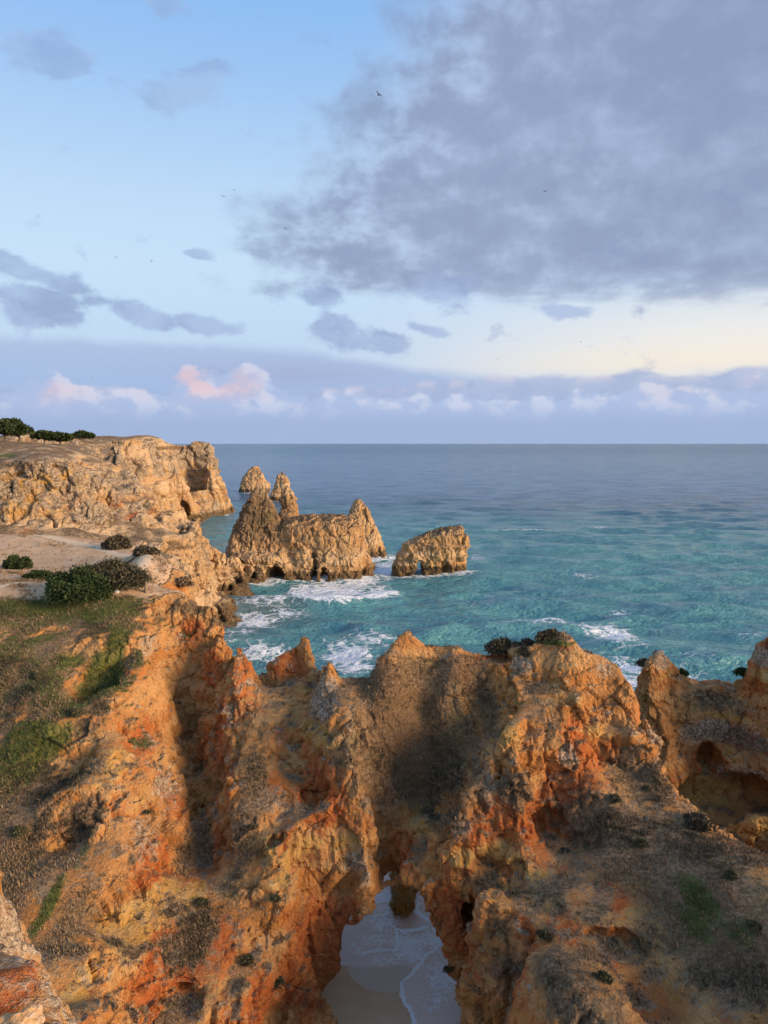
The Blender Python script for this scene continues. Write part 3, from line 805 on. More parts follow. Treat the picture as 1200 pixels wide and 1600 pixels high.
# ------------------------------------------------------------------ the meadow plateau and the middle headland
CB = [
 (0, 880, 56.5), (150, 880, 56.5), (240, 895, 53), (285, 905, 52), (-200, 880, 57), (0, 855, 66), (120, 855, 66), (200, 862, 63.5), (255, 873, 60.5),
 (0, 836, 77), (100, 838, 76), (170, 847, 71), (-200, 836, 78), (275, 893, 55.5),
 # foot and face of the first headland
 (0, 832, 104), (0, 800, 108), (0, 765, 110.5), (0, 740, 112.5), (0, 725, 115), (0, 705, 124), (-150, 830, 100), (-150, 760, 108), (-150, 690, 120), (-300, 680, 118),
 (60, 832, 105), (60, 800, 109), (60, 765, 111.5), (60, 728, 114), (60, 708, 118), (60, 698, 127), (90, 722, 115.5), (110, 740, 114.5), (110, 790, 111), (110, 832, 106), (30, 712, 120),
 (150, 745, 122), (150, 790, 117), (150, 832, 110), (120, 702, 140), (165, 720, 141), (185, 770, 124), (200, 800, 120), (200, 840, 113), (205, 745, 143), (225, 765, 139),
 (240, 785, 131), (240, 830, 118), (262, 800, 131), (279, 815, 130), (281, 838, 125), (255, 850, 114), (250, 870, 107), (160, 702, 165), (40, 698, 150), (90, 694, 150), (-100, 672, 150), (0, 690, 150),
 # low ridge running out to the big stack
 (300, 847, 122), (318, 856, 126), (335, 864, 130), (352, 872, 135), (366, 874, 140), (290, 880, 113), (300, 900, 116), (320, 890, 122), (325, 912, 126), (345, 900, 131), (345, 922, 131.5), (365, 905, 137),
 (270, 885, 103), (280, 905, 106),
]
ptsB = [P(*q) for q in CB]
for q in [(-14.5, 54, 16.8), (-11.0, 55, 3), (-8, 54, -2), (-13.5, 62, -2), (-17.8, 62, 14), (-15, 66, -1), (-19.6, 68, 13), (-17, 75, -2), (-22, 75, 13), (-21, 84, -2), (-25, 84, 9), (-27, 95, 7), (-23, 97, -2),
          (-24, 106, 0.5), (-26, 109, 1), (-20, 110, -2), (-22, 125, -2), (-20, 134, -2), (-26, 136, 0), (-33, 141, 0), (-24, 146, -2), (-32, 146, -2), (-37, 142, 0.5), (-38, 150, -2), (-45, 158, 0), (-52, 168, 2), (-62, 178, 6),
          (-48, 178, -2), (-40, 178, -2), (-20, 178, -2), (-8, 120, -3), (-8, 178, -3), (-100, 178, 22), (-80, 178, 16), (-100, 140, 27), (-80, 140, 27), (-100, 60, 17.5), (-60, 60, 17.4), (-60, 80, 17.3), (-100, 85, 17.3), (-33, 86, 12.5), (-45, 88, 13), (-58, 90, 13.2)]:
    ptsB.append(q)
RB = RBF(ptsB, 0.9)
def HB(x, y):
    x = np.asarray(x, float); y = np.asarray(y, float)
    return plateau(x, y, RB(x, y))
def carveB(px, py, rx, ry, rz, push=0.0):
    c = hit(HB, px, py, 56, 180); return (c[0], c[1] + push, c[2], rx, ry, rz)
blobsB = [
 ('yel', 60, 755, 70, 22, 1.0), ('yel', 20, 780, 50, 20, .95), ('yel', 100, 745, 25, 20, .9), ('yel', 20, 800, 50, 14, .7), ('yel', 220, 845, 14, 8, .9), ('yel', 90, 800, 40, 14, .6), ('yel', 280, 925, 20, 10, .8), ('yel', 300, 880, 20, 14, .6), ('yel', 335, 890, 20, 14, .5),
 ('red', 180, 780, 10, 30, .7), ('red', 210, 800, 12, 30, .65), ('red', 240, 800, 14, 20, .7), ('red', 100, 775, 40, 8, .6), ('red', 150, 760, 20, 16, .5), ('red', 40, 830, 40, 8, .6), ('red', 280, 810, 8, 20, .6),
 ('crust', 150, 800, 45, 30, .95), ('crust', 190, 745, 45, 18, .95), ('crust', 60, 715, 30, 12, .9), ('crust', 220, 790, 25, 20, .8), ('crust', 110, 715, 20, 12, .8), ('crust', 310, 855, 20, 8, .5), ('crust', 250, 830, 20, 16, .6), ('crust', 340, 870, 20, 6, .5),
 ('scrub', 0, 700, 40, 14, 1.0), ('scrub', 20, 725, 40, 8, .9), ('scrub', 100, 705, 20, 14, .9), ('scrub', 150, 710, 20, 10, .7), ('scrub', 265, 855, 20, 12, .9), ('scrub', 285, 855, 14, 6, .7), ('scrub', 240, 820, 12, 8, .6), ('scrub', 60, 836, 20, 3, .7),
 ('grass', 10, 712, 22, 5, .8), ('grass', 235, 866, 30, 5, .5)]
PATH = [seaP, None]
def ruleB(V, N, m1, m2, nb, nb2):
    x, y, z = V.T
    top = sstep(z, 15.6, 16.8) * (y < 92) * sstep(N[:, 2], 0.75, 0.92)
    m2[:, 2] = top
    m1[:, 0] = 0.18 + 0.35 * nb
    m1[:, 1] = np.where(m2[:, 2] > 0.3, path_mask(V), 0.30 + 0.35 * nb2)
    m1[:, 2] = 0.34 + 0.25 * sstep(z, 14, 24) + 0.6 * nb2 + .45 * nb
    m2[:, 0] = (0.02 + 0.55 * sstep(N[:, 2], 0.7, 0.95)) * (1 - m2[:, 2]) + 0.25 * nb2 * (m2[:, 2] < .1)
flatB = lambda x, y, h: 1 - 0.9 * sstep(h, 15.8, 16.8) * (y < 90)
mid, VB, NB_, _, _ = build_terrain('middle_headland', HB, ((-96, -10), (57.5, 176), (-2.5, 34)), 0.42, rock_mid,
    [(14, 14, 0.9, False), (5.5, 11, 0.95, True), (2.8, 3.0, 0.55, True), (1.6, 4.0, 0.3, False)], blobsB, (), None, True,
    fine=[(3.0, 0.45, 0.30, 'b'), (1.5, 0.9, 0.24, 'b'), (0.75, 0.9, 0.14, 'b')], ymax=178, rule=ruleB, seed=5, flat=flatB, cap=1.0, grow=0.8, pit=2.4, facets=[(3.4, 0.8, 1.4, 0.35, 0.9, 0.32), (1.5, 0.9, 1.2, 0.2, 0.45, 0.2)], ledges=(3.6, 0.8))
tag(mid, 'sunlit ochre headland with a sandy clifftop meadow in front', 'headland', kind='structure')

# ------------------------------------------------------------------ far cape
CC = [(120, 708, 185), (150, 694, 192), (180, 698, 196), (215, 704, 205), (232, 704, 215), (245, 712, 255), (265, 710, 272), (290, 710, 281), (312, 730, 281), (335, 714, 284), (342, 735, 284), (350, 765, 283), (356, 799, 281),
      (340, 770, 279), (320, 740, 277), (320, 800, 277), (280, 740, 262), (300, 770, 271), (285, 803, 266), (250, 740, 235), (270, 770, 250), (275, 802, 252), (225, 720, 200), (225, 760, 190), (180, 730, 180), (100, 720, 172), (250, 790, 205), (262, 800, 232), (200, 705, 192),
      (40, 685, 180), (0, 680, 180)]
ptsC = [P(*q) for q in CC]
for q in [(-58, 290, -3), (-62, 300, -3), (-75, 298, 2), (-90, 300, 12), (-110, 300, 20), (-140, 300, 22), (-140, 220, 24), (-140, 175, 25), (-56, 260, -3), (-56, 230, -3), (-50, 200, -3), (-52, 180, -3), (-62, 196, 0), (-70, 222, 0), (-72, 240, 0), (-62, 268, -1.5), (-59, 277, -2), (-50, 300, -3), (-45, 240, -3), (-110, 250, 22), (-110, 175, 20), (-75, 178, 8)]:
    ptsC.append(q)
HC = RBF(ptsC, 3.5)
blobsC = [('yel', 290, 740, 50, 6, .9), ('yel', 330, 735, 20, 8, .8), ('crust', 290, 712, 50, 12, .9), ('crust', 340, 725, 14, 10, .9), ('crust', 180, 700, 50, 16, .8), ('red', 310, 790, 40, 8, .5), ('red', 300, 735, 14, 10, .5), ('scrub', 260, 700, 40, 5, .9), ('scrub', 140, 680, 20, 6, .9), ('yel', 270, 770, 30, 14, .5)]
def carveC(px, py, rx, ry, rz, push=0.0):
    c = hit(HC, px, py, 178, 296); return (c[0], c[1] + push, c[2], rx, ry, rz)
cape, VC, NC, _, _ = build_terrain('far_headland', HC, ((-138, -50), (172, 300), (-3, 34)), 0.75, rock_mid,
    [(16, 18, 1.0, False), (8.0, 16, 0.9, True), (4.0, 3.6, 0.6, True)], blobsC, [carveC(283, 797, 2.4, 5, 3.0, 1.5)], None, True,
    fine=[(4.0, 0.5, 0.4, 'b'), (2.0, 1.2, 0.3, 'b')], ymax=298, rule=ruleB, seed=8, cap=1.0, grow=0.9, pit=2.6, facets=[(4.5, 0.8, 1.4, 0.45, 1.1, 0.5)], ledges=(4.5, 1.2))
tag(cape, 'far ochre cape ending in a steep bluff above the sea', 'headland', kind='structure')

# ------------------------------------------------------------------ sea stacks
rock_stack = rock_material('sea_stack_rock', 2.0, strata_d=0.7, wetz=2.5, pal=((0.45, 0.255, 0.112), (0.56, 0.35, 0.175), (0.66, 0.475, 0.285)))
rock_boulder = rock_material('mossy_boulder_rock', 0.6, (1.2, 1.3, 1.1), wet=0.1)
def stack(name, prims, h, label, carves=(), seed=1, amp=1.0, pad=2.5, pale=0.5, dark=None, mat=None):
    """prims: (px, Y, half width m, half depth m, height m, taper power, lean x m, base z)"""
    C = []
    for (px, Y, a, b, hh, q, lean, zb, *sl) in prims:
        C.append((Y * (px - CX) / FPX / CP, Y, a, b, hh, q, lean, zb, sl[0] if sl else 0.0))
    C = np.array(C)
    x0 = (C[:, 0] - C[:, 2]).min() - pad; x1 = (C[:, 0] + C[:, 2]).max() + pad
    y0 = (C[:, 1] - C[:, 3]).min() - pad; y1 = (C[:, 1] + C[:, 3]).max() + pad
    xs = np.arange(x0, x1, h); ys = np.arange(y0, y1, h); zs = np.arange(-1.6, C[:, 4].max() + 1.5, h)
    X, Y, Z = np.meshgrid(xs, ys, zs, indexing='ij')
    F = np.full(X.shape, 9.0, np.float32)
    for (cx, cy, a, b, hh, q, lean, zb, sl) in C:
        hh = hh + sl * (X - cx)
        u = np.clip((Z - zb) / (hh - zb), 0, 1)
        s = (1 - u ** (1 / max(q, .05))) if q < 1 else (1 - u) ** q
        s = np.where(q < 1, np.sqrt(np.clip(s, 0, 1)) * 0.25 + s * 0.75, s)
        dxx = (X - cx - lean * u) / a; dyy = (Y - cy) / b
        r = (np.abs(dxx) ** 3.4 + np.abs(dyy) ** 3.4) ** (1 / 3.4)
        d = (r - (0.07 + 0.93 * s)) * min(a, b) * 0.85
        d = np.maximum(d, Z - hh)
        F = np.minimum(F, d)
    sc_ = amp
    tot = 0
    for k, (L, Lz, a, rd) in enumerate([(5.5 * sc_, 7 * sc_, 0.36, False), (2.4 * sc_, 12 * sc_, 0.11, True), (1.7 * sc_, 1.3 * sc_, 0.14, True)]):
        g = gridnoise(F.shape, h, (L, L, Lz), seed * 17 + k)
        if rd: g = 1.3 - 2.0 * np.abs(g).clip(0, 1.5)
        tot = tot + a * sc_ * g.clip(-1.8, 1.8)
    tot = np.where(tot < 0, 0.4 * sc_ * np.tanh(tot / (0.4 * sc_)), 1.1 * sc_ * np.tanh(tot / (1.1 * sc_)))
    F += tot * (0.35 + 0.65 * sstep(C[:, 4].max() - Z, 0.0, 4.0))
    for (px, py, Yc, rx, ry, rz) in carves:
        cx, cy, cz = P(px, py, Yc)
        d = (np.sqrt(((X - cx) / rx) ** 2 + ((Y - cy) / ry) ** 2 + ((Z - cz) / rz) ** 2) - 1) * min(rx, ry, rz)
        F = np.maximum(F, -d)
    F[:, :, 0] = np.maximum(F[:, :, 0], 0.05)
    V, Q = surface_nets(F, (x0, y0, zs[0]), h)
    V, Q = subdivide(V, Q); V = relax(V, Q, 1, 0.6)
    N = normals(V, Q)
    D = 0
    for k, (L, sz, a) in enumerate([(2.2, 0.4, 0.10), (1.1, 0.9, 0.10), (0.55, 0.9, 0.08)]):
        q = V / (L * sc_); q[:, 2] *= sz
        D = D + a * sc_ * (2.2 * np.abs(vnoise(q, 40 + k)) - 0.7)
    for k, (L, a, tl, ck) in enumerate([(2.6, .16, .42, .16), (1.0, .09, .2, .09)]):
        w_ = 0.3 * L * np.stack([vnoise(V / L, 70 + k), vnoise(V / L, 75 + k), vnoise(V / L, 80 + k)], 1)
        cv, ct, cb = cells((V + w_) / np.array((L * .8, L * .8, L * 1.5)) / sc_, seed + k)
        D = D + sc_ * (a * cv + tl * ct - ck * np.exp(-(cb / .10) ** 2))
    zz = V[:, 2] / (2.1 * sc_) + 0.6 * fbm(V, 9.0, 2, 55)
    D = D + 0.5 * sc_ * ((zz - np.floor(zz)) ** 2 - .4) * sstep(fbm(V, 6.0, 2, 57), -.1, .4)
    V = V + N * D[:, None]
    N = normals(V, Q)
    nb = fbm(V, 4.0, 3, 5); nb2 = fbm(V, 1.6, 3, 6)
    m1 = np.zeros((len(V), 3)); m2 = np.zeros((len(V), 3))
    m1[:, 0] = 0.10 + 0.3 * nb
    m1[:, 1] = pale * 0.55 + 0.35 * nb2
    m1[:, 0] *= 1.2
    m1[:, 2] = 0.12 + 0.5 * sstep(N[:, 2], 0.35, 0.8) + 0.4 * nb2 + 0.3 * nb
    m2[:, 0] = 0.95 * sstep(N[:, 2], 0.45, 0.8) * sstep(V[:, 2], 5, 9) + 0.35 * nb2
    if dark is not None:      # lichen-dark weathered peak
        cx_, cy_, cz_ = P(*dark[:3])
        m2[:, 0] = np.maximum(m2[:, 0], 0.95 * np.exp(-((V[:, 0] - cx_) / dark[3]) ** 2 - ((V[:, 2] - cz_) / dark[4]) ** 2) + 0.3 * nb2)
    base = np.array([C[0, 0], C[0, 1], 0.0])
    o = mesh_obj(name, V - base, Q, mat or rock_stack, smooth=False, attrs={'m1': np.clip(m1, 0, 1), 'm2': np.clip(m2, 0, 1)})
    o.location = base
    tag(o, label, 'sea stack', 'sea stacks off the headland')
    return o, C

foot = []
def mk(*a, **k):
    o, C = stack(*a, **k); foot.append(C); return o
mk('sea_stack', [(403, 147, 9.4, 6.4, 18.2, 1.0, 0.5, 0.5), (408, 146, 6.9, 6.0, 6.3, 0.05, 0, -3), (455, 152, 2.8, 2.8, 18.6, 0.35, -0.8, -2), (445, 150, 5.0, 3.5, 12.6, 0.4, 0, -2, -0.2),
                 (503, 147, 8.2, 5.0, 12.9, 0.035, 0.2, -3), (452, 147, 5.2, 4.4, 11.2, 0.15, 0, -3), (572, 150, 1.6, 2.4, 4.4, 0.4, 0, -3), (376, 143.5, 3.0, 2.4, 5.2, 0.1, 0, -3)],
   0.33, 'largest rock stack, a dark pyramid peak joined to a flat-topped block with caves',
   [(428, 903, 140, 1.9, 5.5, 2.6), (372, 898, 140, 1.0, 4.5, 3.0), (490, 890, 141, 0.6, 4.5, 3.8), (505, 902, 141, 0.9, 4.0, 2.0), (395, 905, 140, 0.7, 4, 1.3)], seed=11, pale=.6, dark=(402, 805, 146, 7.5, 7.0))
mk('sea_stack', [(572, 174, 5.6, 4.6, 13.8, 0.75, -1.9, -4), (574, 174, 4.0, 4.0, 7.5, 0.5, 0, -3), (590, 172, 3.0, 2.4, 3.5, 0.7, 0, -3)],
   0.33, 'pointed cone-shaped rock stack right behind the largest stack', seed=12, pale=.7)
mk('sea_stack', [(672, 152, 7.0, 3.2, 9.0, 0.045, 0.7, -3, 0.30), (703, 152, 1.5, 1.6, 11.6, 0.6, 0, -3), (722, 151, 2.4, 2.4, 3.4, 0.6, 0, -3), (630, 151, 2.0, 2.2, 3.0, 0.5, 0, -3)],
   0.3, 'free-standing flat rock stack pierced by a small pointed arch', [(655, 892, 150, 0.95, 6.0, 2.6), (651, 903, 150, 1.3, 6.0, 1.4), (696, 893, 148, 1.0, 1.6, 2.4)], seed=13, pale=.8)
mk('sea_stack', [(399, 415, 8.6, 7.5, 14.2, 0.55, 0, -4), (401, 415, 8.4, 7.5, 8.2, 0.2, 0, -4)], 0.6, 'farthest blocky rock stack standing alone near the horizon', seed=14, amp=1.5, pale=.6)
mk('sea_stack', [(441, 350, 5.2, 5.0, 13.8, 0.6, 0, -5), (441, 350, 4.4, 4.4, 6, 0.3, 0, -4)], 0.5, 'slim pointed rock stack rising behind the largest stack', seed=15, amp=1.4, pale=.3)
mk('sea_rock', [(628, 41.0, 0.75, 1.5, 2.2, 0.45, 0.2, -1), (634, 42.6, 0.9, 1.3, 3.2, 0.5, 0.1, -1)], 0.12, 'mossy brown boulder in the surf seen through the arch', seed=16, amp=0.3, pad=.8, pale=.1, mat=rock_boulder)
tag(bpy.data.objects['sea_rock'], 'mossy brown boulder in the surf seen through the arch', 'boulder')
del bpy.data.objects['sea_rock']['group']

# ------------------------------------------------------------------ sea
def sea_mat():
    m, t = new_mat('sea_water')
    geo = t.n('ShaderNodeNewGeometry')
    pos = E(t, geo.outputs['Position'])
    x, y, z = t.sep(pos)
    fo, tq, sandy = t.sep(t.attr('m1')[1])
    n1 = t.noise(t.combine(x, y * 1.0, 0.0), 0.035, 3.0, 0.55, 0.4)
    n2 = t.noise(t.combine(x * 0.6, y, 0.0), 0.35, 4.0, 0.6, 0.6)
    deep = t.mix(t.smooth(n1, 0.35, 0.65), (0.042, 0.098, 0.170), (0.055, 0.125, 0.200))
    teal = t.mix(t.smooth(n2, 0.3, 0.7), (0.072, 0.222, 0.240), (0.125, 0.322, 0.320))
    c = t.mix(t.smooth(tq + (n1 - 0.5) * 0.35, 0.1, 0.9), deep, teal)
    st = t.noise(t.combine(x * 0.35, y * 0.5, 2.0), 0.22, 4.0, 0.65, 0.3)
    st2 = t.noise(t.combine(x * 0.30, y * 0.12, 5.0), 0.05, 3.0, 0.6, 0.2)
    c = t.mix(t.smooth(st * 0.75 + st2 * 0.25, 0.42, 0.62) * 0.45, c, (0.075, 0.19, 0.245))
    c = t.mix(t.smooth(sandy + (n2 - 0.5) * 0.5, 0.3, 0.8) * 0.7, c, (0.16, 0.20, 0.16))
    # foam: lace of broken cells
    wv = t.vmath('ADD', pos, t.combine((n2 - 0.5) * 3.0, (n1 - 0.5) * 6.0, 0.0))
    v1 = t.voronoi(t.vmath('MULTIPLY', wv, (0.8, 1.0, 0.0)), 0.55, 'DISTANCE_TO_EDGE')
    v2 = t.voronoi(t.vmath('MULTIPLY', wv, (0.8, 1.0, 0.0)), 1.7, 'DISTANCE_TO_EDGE')
    n3 = t.noise(t.combine(x * 0.7, y, 0.0), 1.1, 4.0, 0.65, 0.5)
    lace = (1.0 - t.smooth(v1, 0.0, 0.26)) * 0.5 + (1.0 - t.smooth(v2, 0.0, 0.3)) * 0.35 + (n3 - 0.5) * 1.3
    foam = t.smooth(fo * 1.5 + lace * 0.75, 0.92, 1.35) * t.smooth(fo, 0.03, 0.25)
    c = t.mix(foam * 0.92, c, (0.78, 0.80, 0.82))
    bw = t.noise(t.combine(x * 0.45 + y * 0.1, y, 0.0), 0.55, 4.0, 0.62, 0.4)
    bw2 = t.noise(t.combine(x * 0.6, y - x * 0.15, 4.0), 1.7, 3.0, 0.65, 0.3)
    bw3 = t.noise(t.combine(x * 0.5 + y * 0.05, y, 9.0), 0.12, 3.0, 0.6, 0.2)
    h = bw * 1.0 + bw2 * 0.5 + bw3 * 0.25 + foam * 0.12
    b = finish(t, c, 0.15 + foam * 0.6 + t.smooth(y, 150.0, 2500.0) * 0.08, h, 1.0, 1.1, 0.36 - 0.22 * t.smooth(y, 300.0, 3500.0))
    b.inputs['IOR'].default_value = 1.33
    # unresolved wave facets: tilt the normal itself, so that distant water keeps its chop
    bn = b.inputs['Normal'].links[0].from_socket
    def tilt(sc, sx, w):
        nd = t.n('ShaderNodeTexNoise'); nd.inputs['Scale'].default_value = sc; nd.inputs['Detail'].default_value = 3.0
        t.put(nd.inputs['Vector'], t.combine(x * sx, y, w))
        return t.vmath('SUBTRACT', E(t, nd.outputs['Color']), (0.5, 0.5, 0.5))
    off = t.vmath('ADD', tilt(0.9, 0.6, 1.0), tilt(0.14, 0.5, 6.0))
    kf = t.smooth(y, 60.0, 350.0, 0.12, 0.95)
    off = t.vmath('MULTIPLY', off, t.combine(kf, kf * 1.2, 0.0))
    nn = t.vmath('NORMALIZE', t.vmath('ADD', bn, off))
    t.put(b.inputs['Normal'], nn)
    return m
rows = [34.0]
while rows[-1] < 700: rows.append(rows[-1] * 1.0058)
while rows[-1] < 90000: rows.append(rows[-1] * 1.12)
rows = np.array(rows); u = np.linspace(-1.05, 1.05, 640)
u = np.concatenate([[-30, -9, -4, -2.0], u, [2.0, 4, 9, 30]])
U, R = np.meshgrid(u, rows, indexing='ij')
SX = (U * R).ravel(); SY = R.ravel().copy()
wz = np.zeros_like(SX)
rw = np.random.RandomState(3)
fade = 1 - sstep(SY, 170, 480)
fade *= (np.abs(U.ravel()) < 1.05)
for k in range(34):
    L = 2.2 * (13.0 ** rw.rand())
    ang = rad(-100 + rw.randn() * 26)
    kx, ky = math.cos(ang) * 2 * math.pi / L, math.sin(ang) * 2 * math.pi / L
    ph = rw.rand() * 6.28
    wa = 0.0062 * L ** 0.85
    res = 1 - sstep(SY * 0.0058, L / 7, L / 3.2)
    th = kx * SX + ky * SY + ph + 0.8 * np.sin(SX / 31.0 + k) + 0.6 * np.sin(SY / 43.0 + 2 * k)
    s = (np.sin(th) + 1) / 2
    wz += wa * (2 * s ** 1.7 - 0.85) * res
pz = np.stack([SX, SY, 0 * SX], 1)
shore = sstep(SY, 48, 56)
swell = np.clip(fbm(pz, 38, 2, 31) * 0.6 + 0.75, 0.4, 1.3)
wz *= fade * 2.6 * swell
# breaking wave crest running in front of the largest stack
crest = [seaP(px, py)[:2] for px, py in ((455, 938), (490, 944), (530, 944), (575, 938), (612, 934))]
dc = seg_d(SX, SY, crest)
wz += 0.9 * np.exp(-(dc / 2.6) ** 2)
crest2 = [seaP(px, py)[:2] for px, py in ((560, 985), (600, 1000), (650, 1000), (700, 985))]
wz += 0.6 * np.exp(-(seg_d(SX, SY, crest2) / 2.4) ** 2)
crest3 = [seaP(px, py)[:2] for px, py in ((900, 955), (960, 965), (1040, 962), (1100, 950))]
wz += 0.5 * np.exp(-(seg_d(SX, SY, crest3) / 3.0) ** 2)
wz = wz * shore - 0.35 * (1 - shore)
foam = np.zeros_like(SX)
def addfoam(px, py, rx, ry, s):
    global foam
    cx, cy, _ = seaP(px, py)
    kx = cy / FPX * rx
    ky = abs(seaP(px, py - ry)[1] - seaP(px, py + ry)[1]) / 2
    foam = np.maximum(foam, s * np.exp(-((SX - cx) / kx) ** 2 - ((SY - cy) / ky) ** 2))
for f in [(520, 922, 62, 16, 1.0), (470, 925, 30, 14, 1.0), (560, 905, 40, 14, .9), (600, 890, 28, 20, .72), (590, 925, 30, 16, .7), (660, 898, 60, 7, .62), (620, 880, 30, 14, .6), (420, 940, 70, 16, .6), (400, 965, 50, 12, .72), (370, 985, 40, 14, .6), (450, 958, 50, 8, .55),
          (545, 1020, 50, 18, .8), (555, 1045, 40, 14, .85), (590, 1000, 60, 14, .5), (430, 1020, 40, 18, .62), (400, 1015, 30, 14, .7), (970, 958, 20, 7, .66), (965, 985, 36, 16, .72), (960, 1000, 40, 16, .72), (930, 985, 30, 16, .6), (990, 1040, 40, 16, .7), (975, 1060, 40, 20, .7),
          (300, 812, 30, 6, .55), (350, 800, 20, 3, .7), (340, 803, 30, 3, .7), (290, 835, 14, 7, .65), (310, 855, 30, 5, .5), (745, 872, 18, 5, .6), (700, 895, 40, 5, .5), (820, 1010, 60, 14, .45), (1060, 1045, 80, 16, .42), (680, 1020, 60, 16, .35), (400, 770, 26, 2.5, .6), (441, 782, 20, 2.5, .5), (590, 868, 26, 5, .65), (730, 940, 90, 14, .30), (960, 1030, 80, 18, .45)]:
    addfoam(*f)
# wash round every stack
for C in foot[:5]:
    for (cx, cy, a, b, *_r) in C:
        d = (np.hypot((SX - cx) / a, (SY - cy) / b) - 1) * min(a, b)
        foam = np.maximum(foam, 0.62 * np.exp(-np.clip(d, 0, None) ** 2 / 2.2 ** 2))
caps = fbm(np.stack([SX * 0.5, SY, 0 * SX], 1), 9.0, 3, 51)
foam = np.maximum(foam, 0.55 * sstep(caps, 0.22, 0.6) * (1 - sstep(SY, 170, 420)) * sstep(wz, 0.0, 0.3))
foam = np.maximum(foam, 0.85 * np.exp(-(dc / 2.2) ** 2))
foam = np.maximum(foam, 0.30 * (1 - sstep(SY, 60, 130)))
tq = 1 - sstep(SY + SX * 0.16, 120, 430)
sandy = 0.75 * np.exp(-((SX + 22) / 16) ** 2 - ((SY - 118) / 16) ** 2) + 0.6 * (1 - sstep(SY, 50, 85))
nr, nc = len(rows), len(u)
ii = np.arange(nc * nr).reshape(nc, nr)
SQ = np.stack([ii[:-1, :-1], ii[1:, :-1], ii[1:, 1:], ii[:-1, 1:]], -1).reshape(-1, 4)
sea = mesh_obj('sea', np.stack([SX, SY, wz], 1), SQ, sea_mat(), attrs={'m1': np.clip(np.stack([foam, tq, sandy], 1), 0, 1)})
tag(sea, 'turquoise sea turning blue towards the horizon', 'sea', kind='structure')

# ------------------------------------------------------------------ beach under the arch
def beach_mat():
    m, t = new_mat('wet_sand')
    pos = E(t, t.n('ShaderNodeNewGeometry').outputs['Position'])
    x, y, z = t.sep(pos)
    fo, wet, film = t.sep(t.attr('m1')[1])
    n1 = t.noise(pos, 1.2, 5.0, 0.6, 0.5); n2 = t.noise(pos, 5.0, 6.0, 0.65, 0.6); n3 = t.noise(pos, 60.0, 3.0, 0.6)
    c = t.mix(t.smooth(n1, 0.35, 0.65), (0.60, 0.39, 0.225), (0.66, 0.44, 0.265))  # dry, wet and film colours painted brighter, making up for dim light here
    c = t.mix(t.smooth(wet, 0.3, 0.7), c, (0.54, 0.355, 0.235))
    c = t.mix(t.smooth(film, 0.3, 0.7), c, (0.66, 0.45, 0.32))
    wv = t.vmath('ADD', pos, t.combine((n1 - 0.5) * 1.2, (n2 - 0.5) * 0.5, 0.0))
    v1 = t.voronoi(t.vmath('MULTIPLY', wv, (1.0, 1.0, 0.0)), 2.6, 'DISTANCE_TO_EDGE')
    v2 = t.voronoi(t.vmath('MULTIPLY', wv, (1.0, 1.0, 0.0)), 6.5, 'DISTANCE_TO_EDGE')
    lace = (1.0 - t.smooth(v1, 0.0, 0.22)) * 0.55 + (1.0 - t.smooth(v2, 0.0, 0.22)) * 0.4 + (n2 - 0.5) * 1.1
    foam = t.smooth(fo * 1.4 + lace * 0.7, 0.86, 1.2) * t.smooth(fo, 0.05, 0.3)
    c = t.mix(foam * 0.9, c, (0.88, 0.87, 0.86))
    ro = 0.85 - 0.45 * t.smooth(wet, 0.3, 0.7) - 0.22 * t.smooth(film, 0.3, 0.7) + foam * 0.5
    finish(t, c, ro.clamp(), n3 * 0.1 + n2 * 0.25 * t.smooth(film, .3, .7) + foam * 0.3, 0.5, 0.06, 0.45)
    return m
bx = np.arange(-6.5, 8.5, 0.07); by = np.arange(22.0, 50.0, 0.07)
BX, BY = np.meshgrid(bx, by, indexing='ij')
bX, bY = BX.ravel(), BY.ravel()
bp = np.stack([bX, bY, 0 * bX], 1)
bz = 0.06 + 0.055 * np.maximum(36 - bY, 0) + 0.03 * fbm(bp, 2.5, 3, 70) - 0.18 * np.maximum(bY - 46.5, 0)
def bpt(px, py): return seaP(px, py)[:2]
nz_ = fbm(bp, 0.9, 3, 60)
def line(pts, w): return np.exp(-((seg_d(bX + 0.25 * nz_, bY + 0.25 * fbm(bp, 0.7, 2, 61), [bpt(*q) for q in pts])) / w) ** 2)
film_edge = [(648, 1625), (640, 1590), (626, 1562), (626, 1540), (640, 1528), (655, 1510), (664, 1496), (688, 1478)]
bf = np.maximum.reduce([line(film_edge, 0.11) * 1.1, line([(560, 1492), (590, 1487), (615, 1487), (622, 1470), (616, 1455)], 0.14) * 1.0, line([(640, 1470), (645, 1488), (662, 1500)], 0.15) * 1.0, line([(622, 1455), (650, 1455), (668, 1450)], 0.16) * 1.0,
                        line([(566, 1420), (585, 1412), (605, 1408)], 0.25) * .9, line([(640, 1386), (648, 1395), (652, 1425), (672, 1440)], 0.2) * .9, line([(552, 1475), (560, 1490), (548, 1493)], .12) * .6])
def bblob(px, py, rx, ry, s):
    cx, cy = bpt(px, py); kx = cy / FPX * rx; ky = abs(bpt(px, py - ry)[1] - bpt(px, py + ry)[1]) / 2
    return s * np.exp(-((bX - cx) / kx) ** 2 - ((bY - cy) / ky) ** 2)
for q in [(640, 1475, 44, 18, .8), (640, 1490, 34, 16, .85), (600, 1440, 36, 34, .6), (690, 1530, 36, 38, .7), (600, 1500, 44, 14, .52), (585, 1470, 34, 18, .58), (680, 1470, 34, 22, .7), (600, 1400, 60, 16, .65), (680, 1570, 40, 34, .5), (650, 1400, 20, 25, .6)]:
    bf = np.maximum(bf, bblob(*q))
ex = np.array([bpt(*q) for q in film_edge])
exi = np.interp(bY, ex[::1, 1], ex[:, 0])
